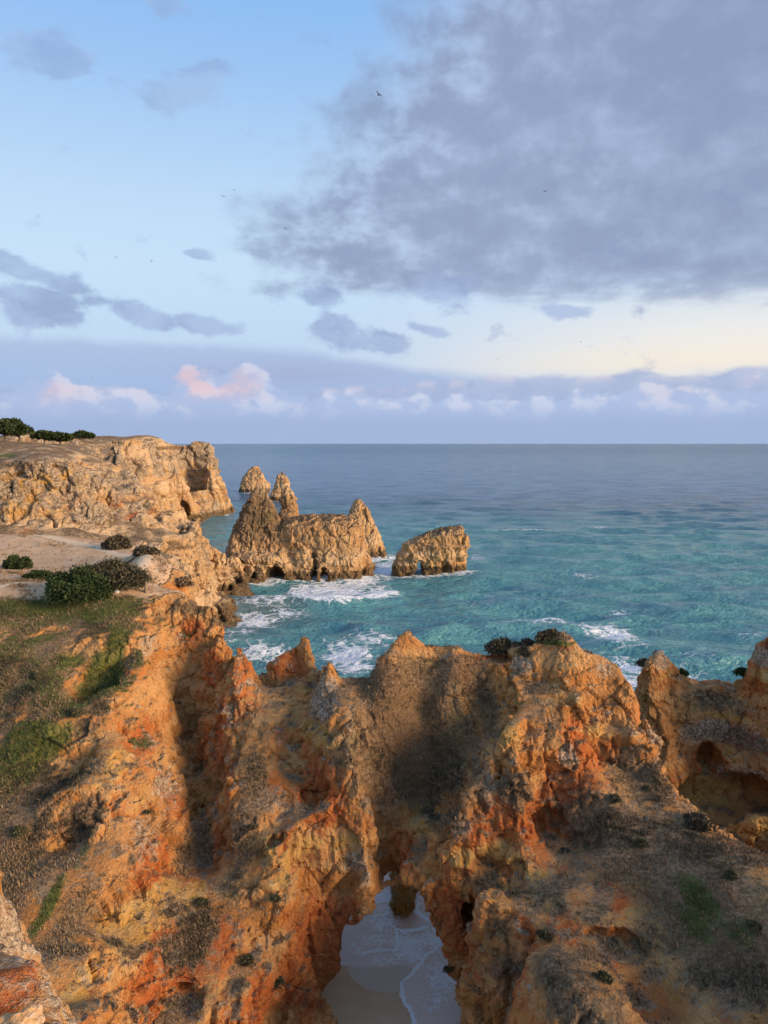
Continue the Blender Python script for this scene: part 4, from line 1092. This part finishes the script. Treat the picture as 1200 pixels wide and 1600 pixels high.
film = np.maximum(sstep(bX, exi - 0.05, exi + 0.1) * (bY < ex[-1, 1] + 0.2), sstep(bY + 0.3 * nz_, 35.2, 36.2))
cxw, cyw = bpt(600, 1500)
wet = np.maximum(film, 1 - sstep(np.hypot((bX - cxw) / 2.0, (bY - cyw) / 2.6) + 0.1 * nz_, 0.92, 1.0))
n0, n1_ = BX.shape
ii = np.arange(n0 * n1_).reshape(n0, n1_)
BQ = np.stack([ii[:-1, :-1], ii[1:, :-1], ii[1:, 1:], ii[:-1, 1:]], -1).reshape(-1, 4)
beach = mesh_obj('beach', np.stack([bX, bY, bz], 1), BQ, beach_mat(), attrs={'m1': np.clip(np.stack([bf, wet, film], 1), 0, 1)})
tag(beach, 'small wet sand beach with lacy surf under the arch', 'beach', kind='structure')

# ------------------------------------------------------------------ near ledge below the viewpoint, lower left corner
CL = [(0, 1372, 13.0), (20, 1382, 12.8), (45, 1430, 11.6), (70, 1500, 10.4), (95, 1535, 10.0), (105, 1590, 9.4), (0, 1430, 11.2), (0, 1500, 10.0), (40, 1500, 10.0), (0, 1580, 8.8), (50, 1570, 9.1), (-80, 1360, 13.2), (-80, 1500, 10.2), (-200, 1400, 12),
      (80, 1640, 8.6), (0, 1660, 7.6)]
ptsL = [P(*q) for q in CL]
for q in [(-9, 15.5, 10), (-6.6, 15.0, 8), (-5.0, 13.0, 9), (-4.0, 11.5, 11), (-3.4, 10.2, 14), (-3.0, 9.2, 15), (-12, 15.5, 14), (-16, 15.5, 16), (-16, 11, 19), (-16, 7, 22), (-3.0, 8.0, 16.5), (-2.2, 8.6, 13.5), (-2.0, 10, 11), (-3.5, 13, 7.5), (-6, 6.5, 21.5), (-2.6, 6.5, 18.2), (-1.0, 7, 15)]:
    ptsL.append(q)
HL = RBF(ptsL, 0.3)
def ruleL(V, N, m1, m2, nb, nb2):
    m1[:, 0] = 0.2 + 0.4 * nb; m1[:, 1] = 0.2 + 0.3 * nb2
    m1[:, 2] = 0.55 + 0.4 * nb2
    m2[:, 0] = 0.1 + 0.25 * nb2
ledge, VL, NL, _, _ = build_terrain('rock_ledge', HL, ((-12, -1.2), (6.6, 15.4), (7, 22)), 0.1, rock_near,
    [(2.4, 2.4, 0.16, False), (1.1, 1.6, 0.13, True), (0.5, 0.6, 0.085, True)],
    [('red', 20, 1530, 50, 34, 1.0), ('red', 50, 1500, 20, 20, .7), ('yel', 95, 1560, 20, 40, .9), ('yel', 10, 1390, 20, 16, .6), ('yel', 110, 1590, 40, 30, .7), ('crust', 40, 1440, 50, 50, 1.0)], (), None, True,
    fine=[(0.6, 0.7, 0.05, 'b'), (0.3, 0.9, 0.045, 'b'), (0.14, 1.0, 0.028, 'b'), (0.07, 1.0, 0.014, 'b')], ymax=15.3, rule=ruleL, seed=21, cap=0.3)
tag(ledge, 'crusty grey and orange rock ledge filling the lower left corner', 'rock ledge', kind='structure')
# pale boulder nearest the lens
def boulder(name, c, r, label, seed):
    h = 0.045
    xs = np.arange(c[0] - r[0] * 1.4, c[0] + r[0] * 1.4, h); ys = np.arange(c[1] - r[1] * 1.4, c[1] + r[1] * 1.4, h); zs = np.arange(c[2] - r[2] * 1.4, c[2] + r[2] * 1.4, h)
    X, Y, Z = np.meshgrid(xs, ys, zs, indexing='ij')
    q = (np.abs((X - c[0]) / r[0]) ** 3 + np.abs((Y - c[1]) / r[1]) ** 3 + np.abs((Z - c[2]) / r[2]) ** 3) ** (1 / 3)
    F = ((q - 1) * min(r)).astype(np.float32)
    for k, (L, a) in enumerate([(0.9, .09), (0.4, .05), (0.18, .03)]):
        F += a * gridnoise(F.shape, h, (L, L, L), seed + k)
    V, Q = surface_nets(F, (xs[0], ys[0], zs[0]), h)
    V, Q = subdivide(V, Q); V = relax(V, Q, 1, .6); N = normals(V, Q)
    V = V + N * (0.02 * (2.2 * np.abs(vnoise(V / 0.12, 3)) - .7) + 0.012 * vnoise(V / 0.05, 5))[:, None]
    m1 = np.zeros((len(V), 3)); m2 = np.zeros((len(V), 3))
    m1[:, 2] = 0.5 + 0.3 * fbm(V, .4, 3, 2)
    base = np.array([c[0], c[1], c[2] - r[2]])
    o = mesh_obj(name, V - base, Q, rock_pale, attrs={'m1': np.clip(m1, 0, 1), 'm2': m2})
    o.location = base
    return tag(o, label, 'boulder')
rock_pale = rock_material('pale_boulder_rock', 0.5, (1.45, 1.55, 1.7))
boulder('pale_boulder', P(5, 1640, 7.6), (0.42, 0.5, 0.42), 'pale whitish boulder in the very bottom left corner', 5)
boulder('pale_boulder', P(75, 1650, 8.3), (0.30, 0.4, 0.36), 'small grey boulder just right of the whitish corner boulder', 9)

# ------------------------------------------------------------------ plants
def leaf_mat(name, c0, c1, c2):
    m, t = new_mat(name)
    pos = E(t, t.n('ShaderNodeNewGeometry').outputs['Position'])
    v = t.sep(t.attr('m1')[1])[0]
    n = t.noise(pos, 1.1, 4.0, 0.6)
    c = t.mix(v, c0, c1)
    c = t.mix(t.smooth(n, 0.45, 0.7) * 0.6, c, c2)
    b = finish(t, c, 0.7, None, spec=0.2)
    return m
leaf_green = leaf_mat('evergreen_leaf', (0.020, 0.036, 0.012), (0.068, 0.090, 0.028), (0.045, 0.062, 0.02))
leaf_grey = leaf_mat('heath_leaf', (0.050, 0.042, 0.026), (0.150, 0.115, 0.070), (0.095, 0.072, 0.045))
leaf_dry = leaf_mat('dry_scrub_leaf', (0.14, 0.090, 0.050), (0.40, 0.275, 0.16), (0.25, 0.165, 0.085))
leaf_grass = leaf_mat('grass_blade', (0.055, 0.080, 0.018), (0.175, 0.180, 0.060), (0.10, 0.115, 0.03))
leaf_heath = leaf_mat('meadow_heath_leaf', (0.036, 0.036, 0.020), (0.130, 0.108, 0.062), (0.075, 0.066, 0.038))
leaf_shrub = leaf_mat('shrub_leaf', (0.045, 0.045, 0.022), (0.17, 0.145, 0.075), (0.10, 0.085, 0.045))
bark, tb = new_mat('shrub_bark')
pb = E(tb, tb.n('ShaderNodeNewGeometry').outputs['Position'])
nbk = tb.noise(pb, 14.0, 4.0, 0.6)
finish(tb, tb.mix(nbk, (0.06, 0.042, 0.03), (0.16, 0.12, 0.085)), 0.9, nbk, 0.5, 0.02)

def tube(segs, r0, r1, sides=6):
    """tapered tube through points"""
    P_ = np.array(segs); V = []; F = []
    for i, p in enumerate(P_):
        d = P_[min(i + 1, len(P_) - 1)] - P_[max(i - 1, 0)]
        d = d / (np.linalg.norm(d) + 1e-9)
        a = np.cross(d, [0.3, 0.9, 0.2]); a /= np.linalg.norm(a) + 1e-9
        b = np.cross(d, a)
        r = r0 + (r1 - r0) * i / (len(P_) - 1)
        for k in range(sides):
            t = 2 * math.pi * k / sides
            V.append(p + r * (math.cos(t) * a + math.sin(t) * b))
    for i in range(len(P_) - 1):
        for k in range(sides):
            F.append((i * sides + k, i * sides + (k + 1) % sides, (i + 1) * sides + (k + 1) % sides, (i + 1) * sides + k))
    return np.array(V), np.array(F)
def join(parts):
    V = []; F = []; n = 0
    for v, f in parts:
        V.append(v); F.append(f + n); n += len(v)
    return np.concatenate(V), np.concatenate(F)
def leaves(lumps, n, size, rng, up=0.3, inner=0.35):
    """leaf faces through a set of ellipsoid lumps (c, r)"""
    C = np.array([l[0] for l in lumps]); R = np.array([l[1] for l in lumps])
    w = R[:, 0] * R[:, 1] + R[:, 0] * R[:, 2]; w = w / w.sum()
    k = rng.choice(len(lumps), n, p=w)
    d = rng.randn(n, 3); d /= np.linalg.norm(d, axis=1, keepdims=True)
    d[:, 2] = np.where(d[:, 2] < -0.7, -d[:, 2], d[:, 2])
    rr = 1 - inner * rng.rand(n) ** 2 + 0.12 * rng.randn(n) + 0.25 * (rng.rand(n) < 0.06) * rng.rand(n)
    p = C[k] + d * R[k] * rr[:, None]
    p[:, 2] = np.maximum(p[:, 2], -0.2 * rng.rand(n))
    a = d + rng.randn(n, 3) * 0.7; a[:, 2] += up; a /= np.linalg.norm(a, axis=1, keepdims=True)
    b = np.cross(a, rng.randn(n, 3)); b /= np.linalg.norm(b, axis=1, keepdims=True)
    s = size * (0.6 + 0.8 * rng.rand(n))[:, None]
    V = np.stack([p - b * s * 0.32, p + a * s * 0.5 + b * s * 0.1, p + b * s * 0.32, p + a * s], 1)   # kite: base left, mid, base right, tip
    V = np.stack([p, p + a * s * 0.5 - b * s * 0.34, p + a * s, p + a * s * 0.5 + b * s * 0.34], 1).reshape(-1, 3)
    F = np.arange(n * 4).reshape(-1, 4)
    sh = np.repeat(np.clip(rng.rand(n) * 0.9 + 0.1 * (rr > 1), 0, 1), 4)
    return V, F, sh
def bush_parts(w, d, h, rng, n, size, mat, lumpn=9, spiky=0.3):
    lumps = []
    for i in range(lumpn):
        a = rng.rand() * 6.28; r = math.sqrt(rng.rand()) * 0.62
        q = 1 - 1.45 * r * r
        lr = 0.30 + 0.22 * rng.rand()
        lumps.append(((math.cos(a) * r * w, math.sin(a) * r * d, h * q * 0.36), (w * lr, d * lr, h * 0.5 * (0.75 + 0.35 * rng.rand()) * q)))
    V, F, sh = leaves(lumps, n, size, rng, spiky)
    fol = mesh_obj('foliage', V, F, mat, None, False, {'m1': np.stack([sh] * 3, 1)})
    tb_ = []
    for i in range(7):
        l = lumps[i % len(lumps)]
        c = np.array(l[0])
        tb_.append(tube([(0.08 * rng.randn(), 0.08 * rng.randn(), -0.12), c * (0.4, 0.4, 0.5), c * (0.8, 0.8, 1.1), c + np.array([0, 0, l[1][2] * 0.5])], 0.035 * h + 0.01, 0.008))
    bv, bf_ = join(tb_)
    st = mesh_obj('stem', bv, bf_, bark, None, True)
    return fol, st
def ground(c):
    for W in (VA, VB):
        k = (np.abs(W[:, 0] - c[0]) < 0.35) & (np.abs(W[:, 1] - c[1]) < 0.35) & (W[:, 2] < c[2] + 1.0)
        if k.any():
            c = c.copy(); c[2] = np.percentile(W[k, 2], 92); return c
    return c
def place_bush(px, py, w, d, h, label, mat, n, size, seed, H, ymax, name='bush', group=None, cat='bush', spiky=0.3, lumpn=9, y0=20, back=0.0):
    rng = np.random.RandomState(seed)
    c = hit(H, px, py, y0, ymax)
    if back: c = c + np.array((c[0] / c[1] * back, back, 1.0))
    c = ground(c)
    e = empty(name, (c[0], c[1], c[2] - (0.12 + 0.30 * h if back else 0.12)))
    for o in bush_parts(w, d, h, rng, n, size, mat, lumpn, spiky): o.parent = e
    tag(e, label, cat, group)
    return e
G1 = 'evergreen bushes on the clifftop meadow'
place_bush(118, 935, 2.5, 1.7, 2.5, 'big rounded dark green bush in the middle of the sandy meadow', leaf_green, 22000, 0.13, 1, HA, 60, group=G1, lumpn=12)
place_bush(180, 916, 2.4, 1.7, 2.1, 'dull dark bush behind and right of the big rounded green bush', leaf_heath, 18000, 0.14, 2, HA, 60, group=G1, lumpn=12)
place_bush(29, 888, 1.2, 1.0, 1.55, 'small round green bush alone on the sand at the left edge', leaf_green, 5000, 0.15, 3, HA, 60, group=G1)
place_bush(62, 905, 1.25, 0.8, 0.85, 'low straggly green bush left of the big rounded bush', leaf_green, 3600, 0.15, 4, HA, 60, group=G1)
place_bush(140, 905, 0.9, 0.7, 1.25, 'dark bush filling the gap behind the two large meadow bushes', leaf_green, 3000, 0.15, 14, HA, 60, group=G1)
G2 = 'low bushes along the far rim of the meadow'
place_bush(187, 857, 1.7, 1.2, 1.5, 'dark bush at the far rim of the meadow below the headland face', leaf_grey, 6000, 0.2, 5, HB, 85, group=G2, y0=57)
place_bush(228, 873, 1.0, 0.9, 0.85, 'small bush on the meadow rim right of the dark rim bush', leaf_grey, 3000, 0.17, 6, HB, 85, group=G2, y0=56.5)
place_bush(268, 884, 1.1, 0.9, 0.9, 'straggling bush hanging over the right edge of the meadow', leaf_grey, 3000, 0.17, 7, HB, 85, group=G2, y0=56.5)
place_bush(258, 866, 0.8, 0.8, 0.8, 'brownish bush on the rim just above the straggling edge bush', leaf_dry, 2400, 0.16, 8, HB, 85, group=G2, y0=56.5)
place_bush(285, 915, 0.8, 0.7, 0.7, 'dry bush at the tip of the meadow above the orange bank', leaf_dry, 2400, 0.14, 9, HA, 60, group=G2)
G3 = 'heath bushes on top of the right-hand crag'
place_bush(785, 1030, 1.15, 0.7, 0.85, 'left end of the heath row on the crag, lowest and most ragged bush', leaf_grey, 4200, 0.13, 10, HA, 45, group=G3, spiky=.9, back=0.9)
place_bush(822, 1022, 0.85, 0.7, 1.0, 'middle bush of the heath row on the crag, brownish and upright', leaf_grey, 4000, 0.13, 11, HA, 45, group=G3, spiky=.9, back=0.9)
place_bush(858, 1020, 0.8, 0.7, 0.95, 'tallest dark bush at the right end of the heath row', leaf_grey, 4000, 0.13, 12, HA, 45, group=G3, spiky=.9, back=0.9)
place_bush(914, 1020, 0.75, 0.6, 0.7, 'separate reddish-brown bush at the right edge of the crag top', leaf_dry, 3200, 0.12, 13, HA, 45, group=G3, spiky=.9, back=0.9)
place_bush(1003, 1064, 0.5, 0.4, 0.5, 'little bush at the left foot of the pointed tooth', leaf_grey, 1200, 0.12, 15, HA, 50, group='bushes along the back wall of the cove', spiky=.8, back=0.6)
place_bush(1066, 1066, 0.45, 0.4, 0.5, 'little green bush at the right foot of the pointed tooth', leaf_green, 1200, 0.12, 16, HA, 50, group='bushes along the back wall of the cove', spiky=.8, back=0.6)
place_bush(1160, 1082, 0.7, 0.5, 0.6, 'green bush beside the crag at the right picture edge', leaf_green, 1600, 0.12, 17, HA, 50, group='bushes along the back wall of the cove', spiky=.8, back=0.6)
place_bush(1090, 1290, 0.9, 0.7, 0.6, 'grey-green bush on the rim of the brown slope above the cove', leaf_grey, 3000, 0.11, 18, HA, 50, group='bushes on the brown slope', spiky=.8)

# clinging shrubs on the cliff face: indistinguishable, share a label
rng = np.random.RandomState(44)
src = None
CLING = [(430, 1430, .30, 'dark shrub on the orange face left of the arch, uppermost of three in a column'), (388, 1508, .34, 'dark shrub on the orange face, leftmost of the three left of the arch'), (432, 1565, .38, 'dark shrub low on the orange face near the bottom left of the arch'),
         (700, 1545, .24, 'dark shrub on the right foot of the arch beside the surf'), (312, 1412, .34, 'shrub beside the yellow bed on the lower left face'), (395, 1300, .26, 'shrub on the second rib above the orange face'), (232, 1290, .22, 'shrub on the flank of the first rib above the red patch'),
         (960, 1250, .32, 'shrub on the brown slope just below the right crag'), (1000, 1320, .34, 'shrub in the middle of the brown slope under the crag'), (880, 1330, .30, 'shrub at the foot of the red hollow on the right crag'), (1010, 1232, .26, 'shrub on the edge between right crag and cove'),
         (1140, 1370, .30, 'shrub near the upper rim of the brown slope at right'), (1180, 1450, .34, 'shrub on the brown slope close to the right picture edge'), (940, 1540, .32, 'shrub low on the brown slope right of the arch'), (850, 1490, .30, 'shrub left of the dark overhang on the brown slope'),
         (60, 1060, .36, 'shrub high on the grassy gully slope at left'), (120, 1125, .40, 'shrub on the gully slope between the two green patches'), (30, 1310, .38, 'shrub low on the gully slope below the green patch')]
for i, (px, py, s, lab) in enumerate(CLING):
    c = hit(HA, px, py, 16, 55)
    if src is None:
        src = empty('cliff_shrub', (0, 0, 0))
        for o in bush_parts(1.1, 0.85, 0.9, rng, 900, 0.22, leaf_shrub, 8, 0.8): o.parent = src
        e = src
    else:
        e = src.copy(); COL.objects.link(e)
        for ch in src.children:
            k = ch.copy(); COL.objects.link(k); k.parent = e
    c = ground(c)
    e.location = (c[0], c[1], c[2] - 0.12)
    e.rotation_euler = (0, 0, rng.rand() * 6.28)
    e.scale = (s, s, s * (0.8 + 0.4 * rng.rand()))
    tag(e, lab, 'shrub', 'small shrubs clinging to the near cliffs')

# trees on the far left skyline
def tree(px, py, Y, w, h, label, seed):
    rng = np.random.RandomState(seed)
    c = np.array(P(px, py, Y))
    zg = float(HB(np.array([c[0]]), np.array([c[1]]))[0])
    e = empty('wind_bent_tree', (c[0], c[1], max(zg - 0.3, c[2] - h * 0.55)))
    H_ = h
    trk = [tube([(0, 0, 0), (0.1 * w, 0, H_ * 0.25), (0.05 * w, 0.05 * w, H_ * 0.55)], 0.22, 0.13)]
    lumps = []
    for i in range(9):
        a = rng.rand() * 6.28; r = math.sqrt(rng.rand()) * 0.75
        q = np.array((math.cos(a) * r * w, math.sin(a) * r * w * 0.7, H_ * (0.55 + 0.3 * (1 - r) + 0.1 * rng.rand())))
        lumps.append((tuple(q), (w * (0.25 + 0.2 * rng.rand()), w * 0.3, H_ * (0.12 + 0.1 * rng.rand()))))
        trk.append(tube([(0.05 * w, 0, H_ * 0.4), tuple(q * (0.5, 0.5, 0.85)), tuple(q)], 0.10, 0.03, 5))
    V, F, sh = leaves(lumps, 4200, 0.42, rng, 0.3)
    cr = mesh_obj('crown', V, F, leaf_green, e, False, {'m1': np.stack([sh] * 3, 1)})
    tv, tf = join(trk)
    mesh_obj('trunk', tv, tf, bark, e)
    tag(e, label, 'tree', 'dark trees on the left skyline')
tree(5, 690, 134, 4.2, 4.2, 'tallest dark tree on the skyline at the left picture edge', 1)
tree(28, 695, 136, 3.6, 2.8, 'low dark tree on the skyline, second from the left edge', 2)
tree(68, 693, 146, 2.2, 2.6, 'flat-topped dark tree on the skyline, third from the left', 3)
tree(92, 694, 147, 2.6, 2.6, 'broad dark tree on the skyline, fourth from the left', 4)
tree(128, 684, 190, 3.4, 2.8, 'dark tree at the left foot of the highest hilltop', 5)

# loose scrub and grass: nobody could count it
def scatter(name, mask, n, blades, size, mat, label, seed, spread=0.5, cat='scrub', V_=None, N_=None):
    rng = np.random.RandomState(seed)
    w = mask / mask.sum()
    V_ = VA if V_ is None else V_; N_ = NA if N_ is None else N_
    k = rng.choice(len(V_), n, p=w)
    c = V_[k]; nn = N_[k]
    c = np.repeat(c, blades, 0); nn = np.repeat(nn, blades, 0)
    m = len(c)
    a = nn * 0.5 + rng.randn(m, 3) * spread; a[:, 2] += 0.8; a /= np.linalg.norm(a, axis=1, keepdims=True)
    b = np.cross(a, rng.randn(m, 3)); b /= np.linalg.norm(b, axis=1, keepdims=True)
    ts = np.repeat(0.5 + rng.rand(n), blades)
    s = size * ts * (0.5 + rng.rand(m)); s = s[:, None]
    p = c + rng.randn(m, 3) * 0.06 * np.array((1, 1, 0.3)) - nn * 0.03
    V = np.stack([p - b * s * 0.10, p + b * s * 0.10, p + a * s * 0.6 + b * s * 0.13, p + a * s], 1)
    V = V.reshape(-1, 3); F = np.arange(m * 4).reshape(-1, 4)
    sh = np.repeat(np.clip(np.repeat(rng.rand(n), blades) * 0.6 + 0.5 * rng.rand(m) - .05, 0, 1), 4)
    o = mesh_obj(name, V, F, mat, None, False, {'m1': np.stack([sh] * 3, 1)})
    return tag(o, label, cat, kind='stuff')
vis = (VA[:, 1] < 46.5) & (np.abs(VA[:, 0]) < 0.62 * VA[:, 1] + 2)
up = sstep(NA[:, 2], 0.15, 0.6)
pat = sstep(fbm(VA, 1.6, 3, 81), -0.25, 0.35)
scatter('dry_scrub', vis * up * pat * (sstep(M2A[:, 0], 0.3, 0.75)) * (1 - np.clip(M2A[:, 1], 0, 1)) * (1 - np.clip(M2A[:, 2], 0, 1)), 40000, 5, 0.10, leaf_dry, 'dry brown scrub covering the near slopes', 5)
scatter('dark_heath', vis * up * sstep(fbm(VA, 2.2, 3, 91), 0.0, 0.5) * (sstep(M2A[:, 0], 0.35, 0.8)) * (1 - np.clip(M2A[:, 2], 0, 1)), 14000, 6, 0.10, leaf_grey, 'dark heath mixed through the dry scrub', 7)
scatter('grass', vis * sstep(NA[:, 2], 0.3, 0.6) * sstep(M2A[:, 1], 0.35, 0.8), 26000, 5, 0.075, leaf_grass, 'short green grass on the gully slope and crag top', 6, 0.45, 'grass')

VM = np.concatenate([VA[(VA[:, 1] > 45) & (VA[:, 1] < 58)], VB[VB[:, 1] < 80]]); NM = np.concatenate([NA[(VA[:, 1] > 45) & (VA[:, 1] < 58)], NB_[VB[:, 1] < 80]])
mm = sstep(NM[:, 2], 0.8, 0.95) * sstep(VM[:, 2], 16.2, 16.9) * (1 - 0.9 * path_mask(VM)) * (0.08 + sstep(fbm(VM, 2.4, 3, 17), 0.1, 0.5))
scatter('dry_meadow_grass', mm, 6000, 5, 0.16, leaf_dry, 'sparse dry grass tufts on the sandy clifftop meadow', 8, 0.5, 'grass', VM, NM)

# ------------------------------------------------------------------ small things on the meadow
wood, tw = new_mat('weathered_wood')
pw = E(tw, tw.n('ShaderNodeNewGeometry').outputs['Position'])
xw, yw, zw_ = tw.sep(pw)
nw = tw.noise(tw.combine(xw * 8.0, yw * 8.0, zw_), 5.0, 5.0, 0.6)
finish(tw, tw.mix(nw, (0.16, 0.105, 0.06), (0.34, 0.25, 0.16)), 0.85, nw, 0.6, 0.02)
c = hit(HA, 228, 926, 20, 60)
v, f = tube([(0, 0, -0.2), (0.01, 0, 0.35), (0.03, 0.01, 0.66), (0.035, 0.01, 0.70), (0.036, 0.01, 0.705)], 0.095, 0.075, 10)
n = len(v); v = np.concatenate([v, [v[-10:].mean(0)]]); 
cap = np.array([(n - 10 + k, n - 10 + (k + 1) % 10, n, n) for k in range(10)])
me_f = np.concatenate([f, cap])
post = mesh_obj('wooden_post', v, f, wood)
post.location = c
mesh_obj('post_cap', np.concatenate([v[-11:-1], [v[-1] + [0, 0, 0.01]]]), np.array([(k, (k + 1) % 10, 10) for k in range(10)]), wood, post)
tag(post, 'short weathered wooden post beside the path at the meadow edge', 'post')
white, tw2 = new_mat('chalky_white')
nw2 = tw2.noise(E(tw2, tw2.n('ShaderNodeNewGeometry').outputs['Position']), 9.0, 4.0)
finish(tw2, tw2.mix(nw2, (0.62, 0.60, 0.56), (0.8, 0.79, 0.76)), 0.8, nw2, 0.4, 0.03)
c = hit(HA, 182, 926, 20, 60)
g = np.random.RandomState(2)
u_, w_ = np.meshgrid(np.linspace(0, math.pi, 9), np.linspace(0, 2 * math.pi, 13)[:-1], indexing='ij')
sv = np.stack([np.sin(u_) * np.cos(w_) * .2, np.sin(u_) * np.sin(w_) * .14, np.cos(u_) * .13 + .08], -1).reshape(-1, 3)
sv *= (1 + 0.25 * vnoise(sv / 0.13, 4))[:, None]
sf = np.array([(i * 12 + j, (i + 1) * 12 + j, (i + 1) * 12 + (j + 1) % 12, i * 12 + (j + 1) % 12) for i in range(8) for j in range(12)])
st = mesh_obj('white_stone', sv, sf, white)
st.location = c
tag(st, 'small white stone lying at the right end of the big round bush', 'stone')

# ------------------------------------------------------------------ gulls
gm, tg = new_mat('gull_feather')
ng = tg.noise(E(tg, tg.n('ShaderNodeTexCoord').outputs['Object']), 6.0, 3.0)
finish(tg, tg.mix(ng, (0.06, 0.065, 0.075), (0.16, 0.16, 0.17)), 0.8)
def gull(px, py, Y, span, flap, rz, bank, label):
    e = empty('gull', P(px, py, Y), rz)
    e.rotation_euler = (0, bank, rz)
    s = span / 1.3
    prof = [(-.30, .01, .012), (-.24, .05, .02), (-.10, .075, .07), (.05, .08, .075), (.17, .06, .055), (.22, .048, .05), (.27, .045, .045), (.31, .02, .02), (.36, .006, .006)]
    V = []; F = []
    for (yy, rx, rz_) in prof:
        for k in range(10):
            t = 2 * math.pi * k / 10
            V.append((rx * math.cos(t), yy, rz_ * math.sin(t)))
    for i in range(len(prof) - 1):
        for k in range(10):
            F.append((i * 10 + k, i * 10 + (k + 1) % 10, (i + 1) * 10 + (k + 1) % 10, (i + 1) * 10 + k))
    mesh_obj('body', np.array(V) * s, np.array(F), gm, e)
    for sg in (-1, 1):
        st_ = [(0.04, .10, -.08, .02), (0.22, .13, -.05, .02 + .10 * flap), (0.38, .12, -.03, .02 + .17 * flap), (0.52, .03, -.10, .02 + .15 * flap), (0.65, -.09, -.14, .02 + .10 * flap)]
        V = []; F = []
        for (xx, yf, yb, zz_) in st_:
            th = 0.014 * (1 - xx)
            V += [(sg * xx, yf, zz_), (sg * xx, (yf + yb) / 2 + .02, zz_ + th), (sg * xx, yb, zz_), (sg * xx, (yf + yb) / 2 + .02, zz_ - th * .4)]
        for i in range(4):
            for k in range(4):
                F.append((i * 4 + k, i * 4 + (k + 1) % 4, (i + 1) * 4 + (k + 1) % 4, (i + 1) * 4 + k))
        mesh_obj('wing', np.array(V) * s, np.array(F), gm, e)
    V = np.array([(-.03, -.27, .0), (.03, -.27, 0), (.075, -.40, 0), (-.075, -.40, 0), (-.03, -.27, .012), (.03, -.27, .012), (.07, -.40, .006), (-.07, -.40, .006)]) * s
    mesh_obj('tail', V, np.array([(0, 3, 2, 1), (4, 5, 6, 7), (0, 1, 5, 4), (1, 2, 6, 5), (2, 3, 7, 6), (3, 0, 4, 7)]), gm, e)
    tag(e, label, 'gull', 'gulls in the sky')
gull(592, 148, 120, 1.35, 1.0, 0.8, 0.35, 'largest dark gull, flying high in the middle of the sky')
gull(852, 299, 170, 1.5, 0.5, 0.1, -0.1, 'gull gliding with flat wings before the grey cloud at right')
gull(366, 297, 170, 1.3, 0.6, 0.5, -0.5, 'upper of two gulls flying close together left of the grey cloud')
gull(349, 307, 170, 1.3, 0.4, 0.3, 0.1, 'lower of two gulls flying close together left of the grey cloud')
gull(446, 357, 210, 1.3, 0.6, 1.0, 0.2, 'tiny gull at the left tip of the grey cloud deck')
gull(181, 402, 190, 1.4, 0.4, 0.2, 0.15, 'left of two gulls low in the pale sky at left')
gull(237, 408, 190, 1.3, 0.5, 0.9, 0.0, 'right of two gulls low in the pale sky at left')
gull(209, 558, 260, 1.4, 0.5, 0.4, 0.2, 'gull above the pink cumulus tops at left')
gull(143, 590, 270, 1.4, 0.5, 0.2, -0.2, 'gull before the blue cloud left of the pink cumulus')
gull(908, 534, 260, 1.3, 0.5, 0.4, 0.1, 'gull in the pale yellow belt of sky at right')
gull(778, 561, 280, 1.3, 0.5, 0.6, 0.1, 'lowest gull in the pale belt right of the middle')
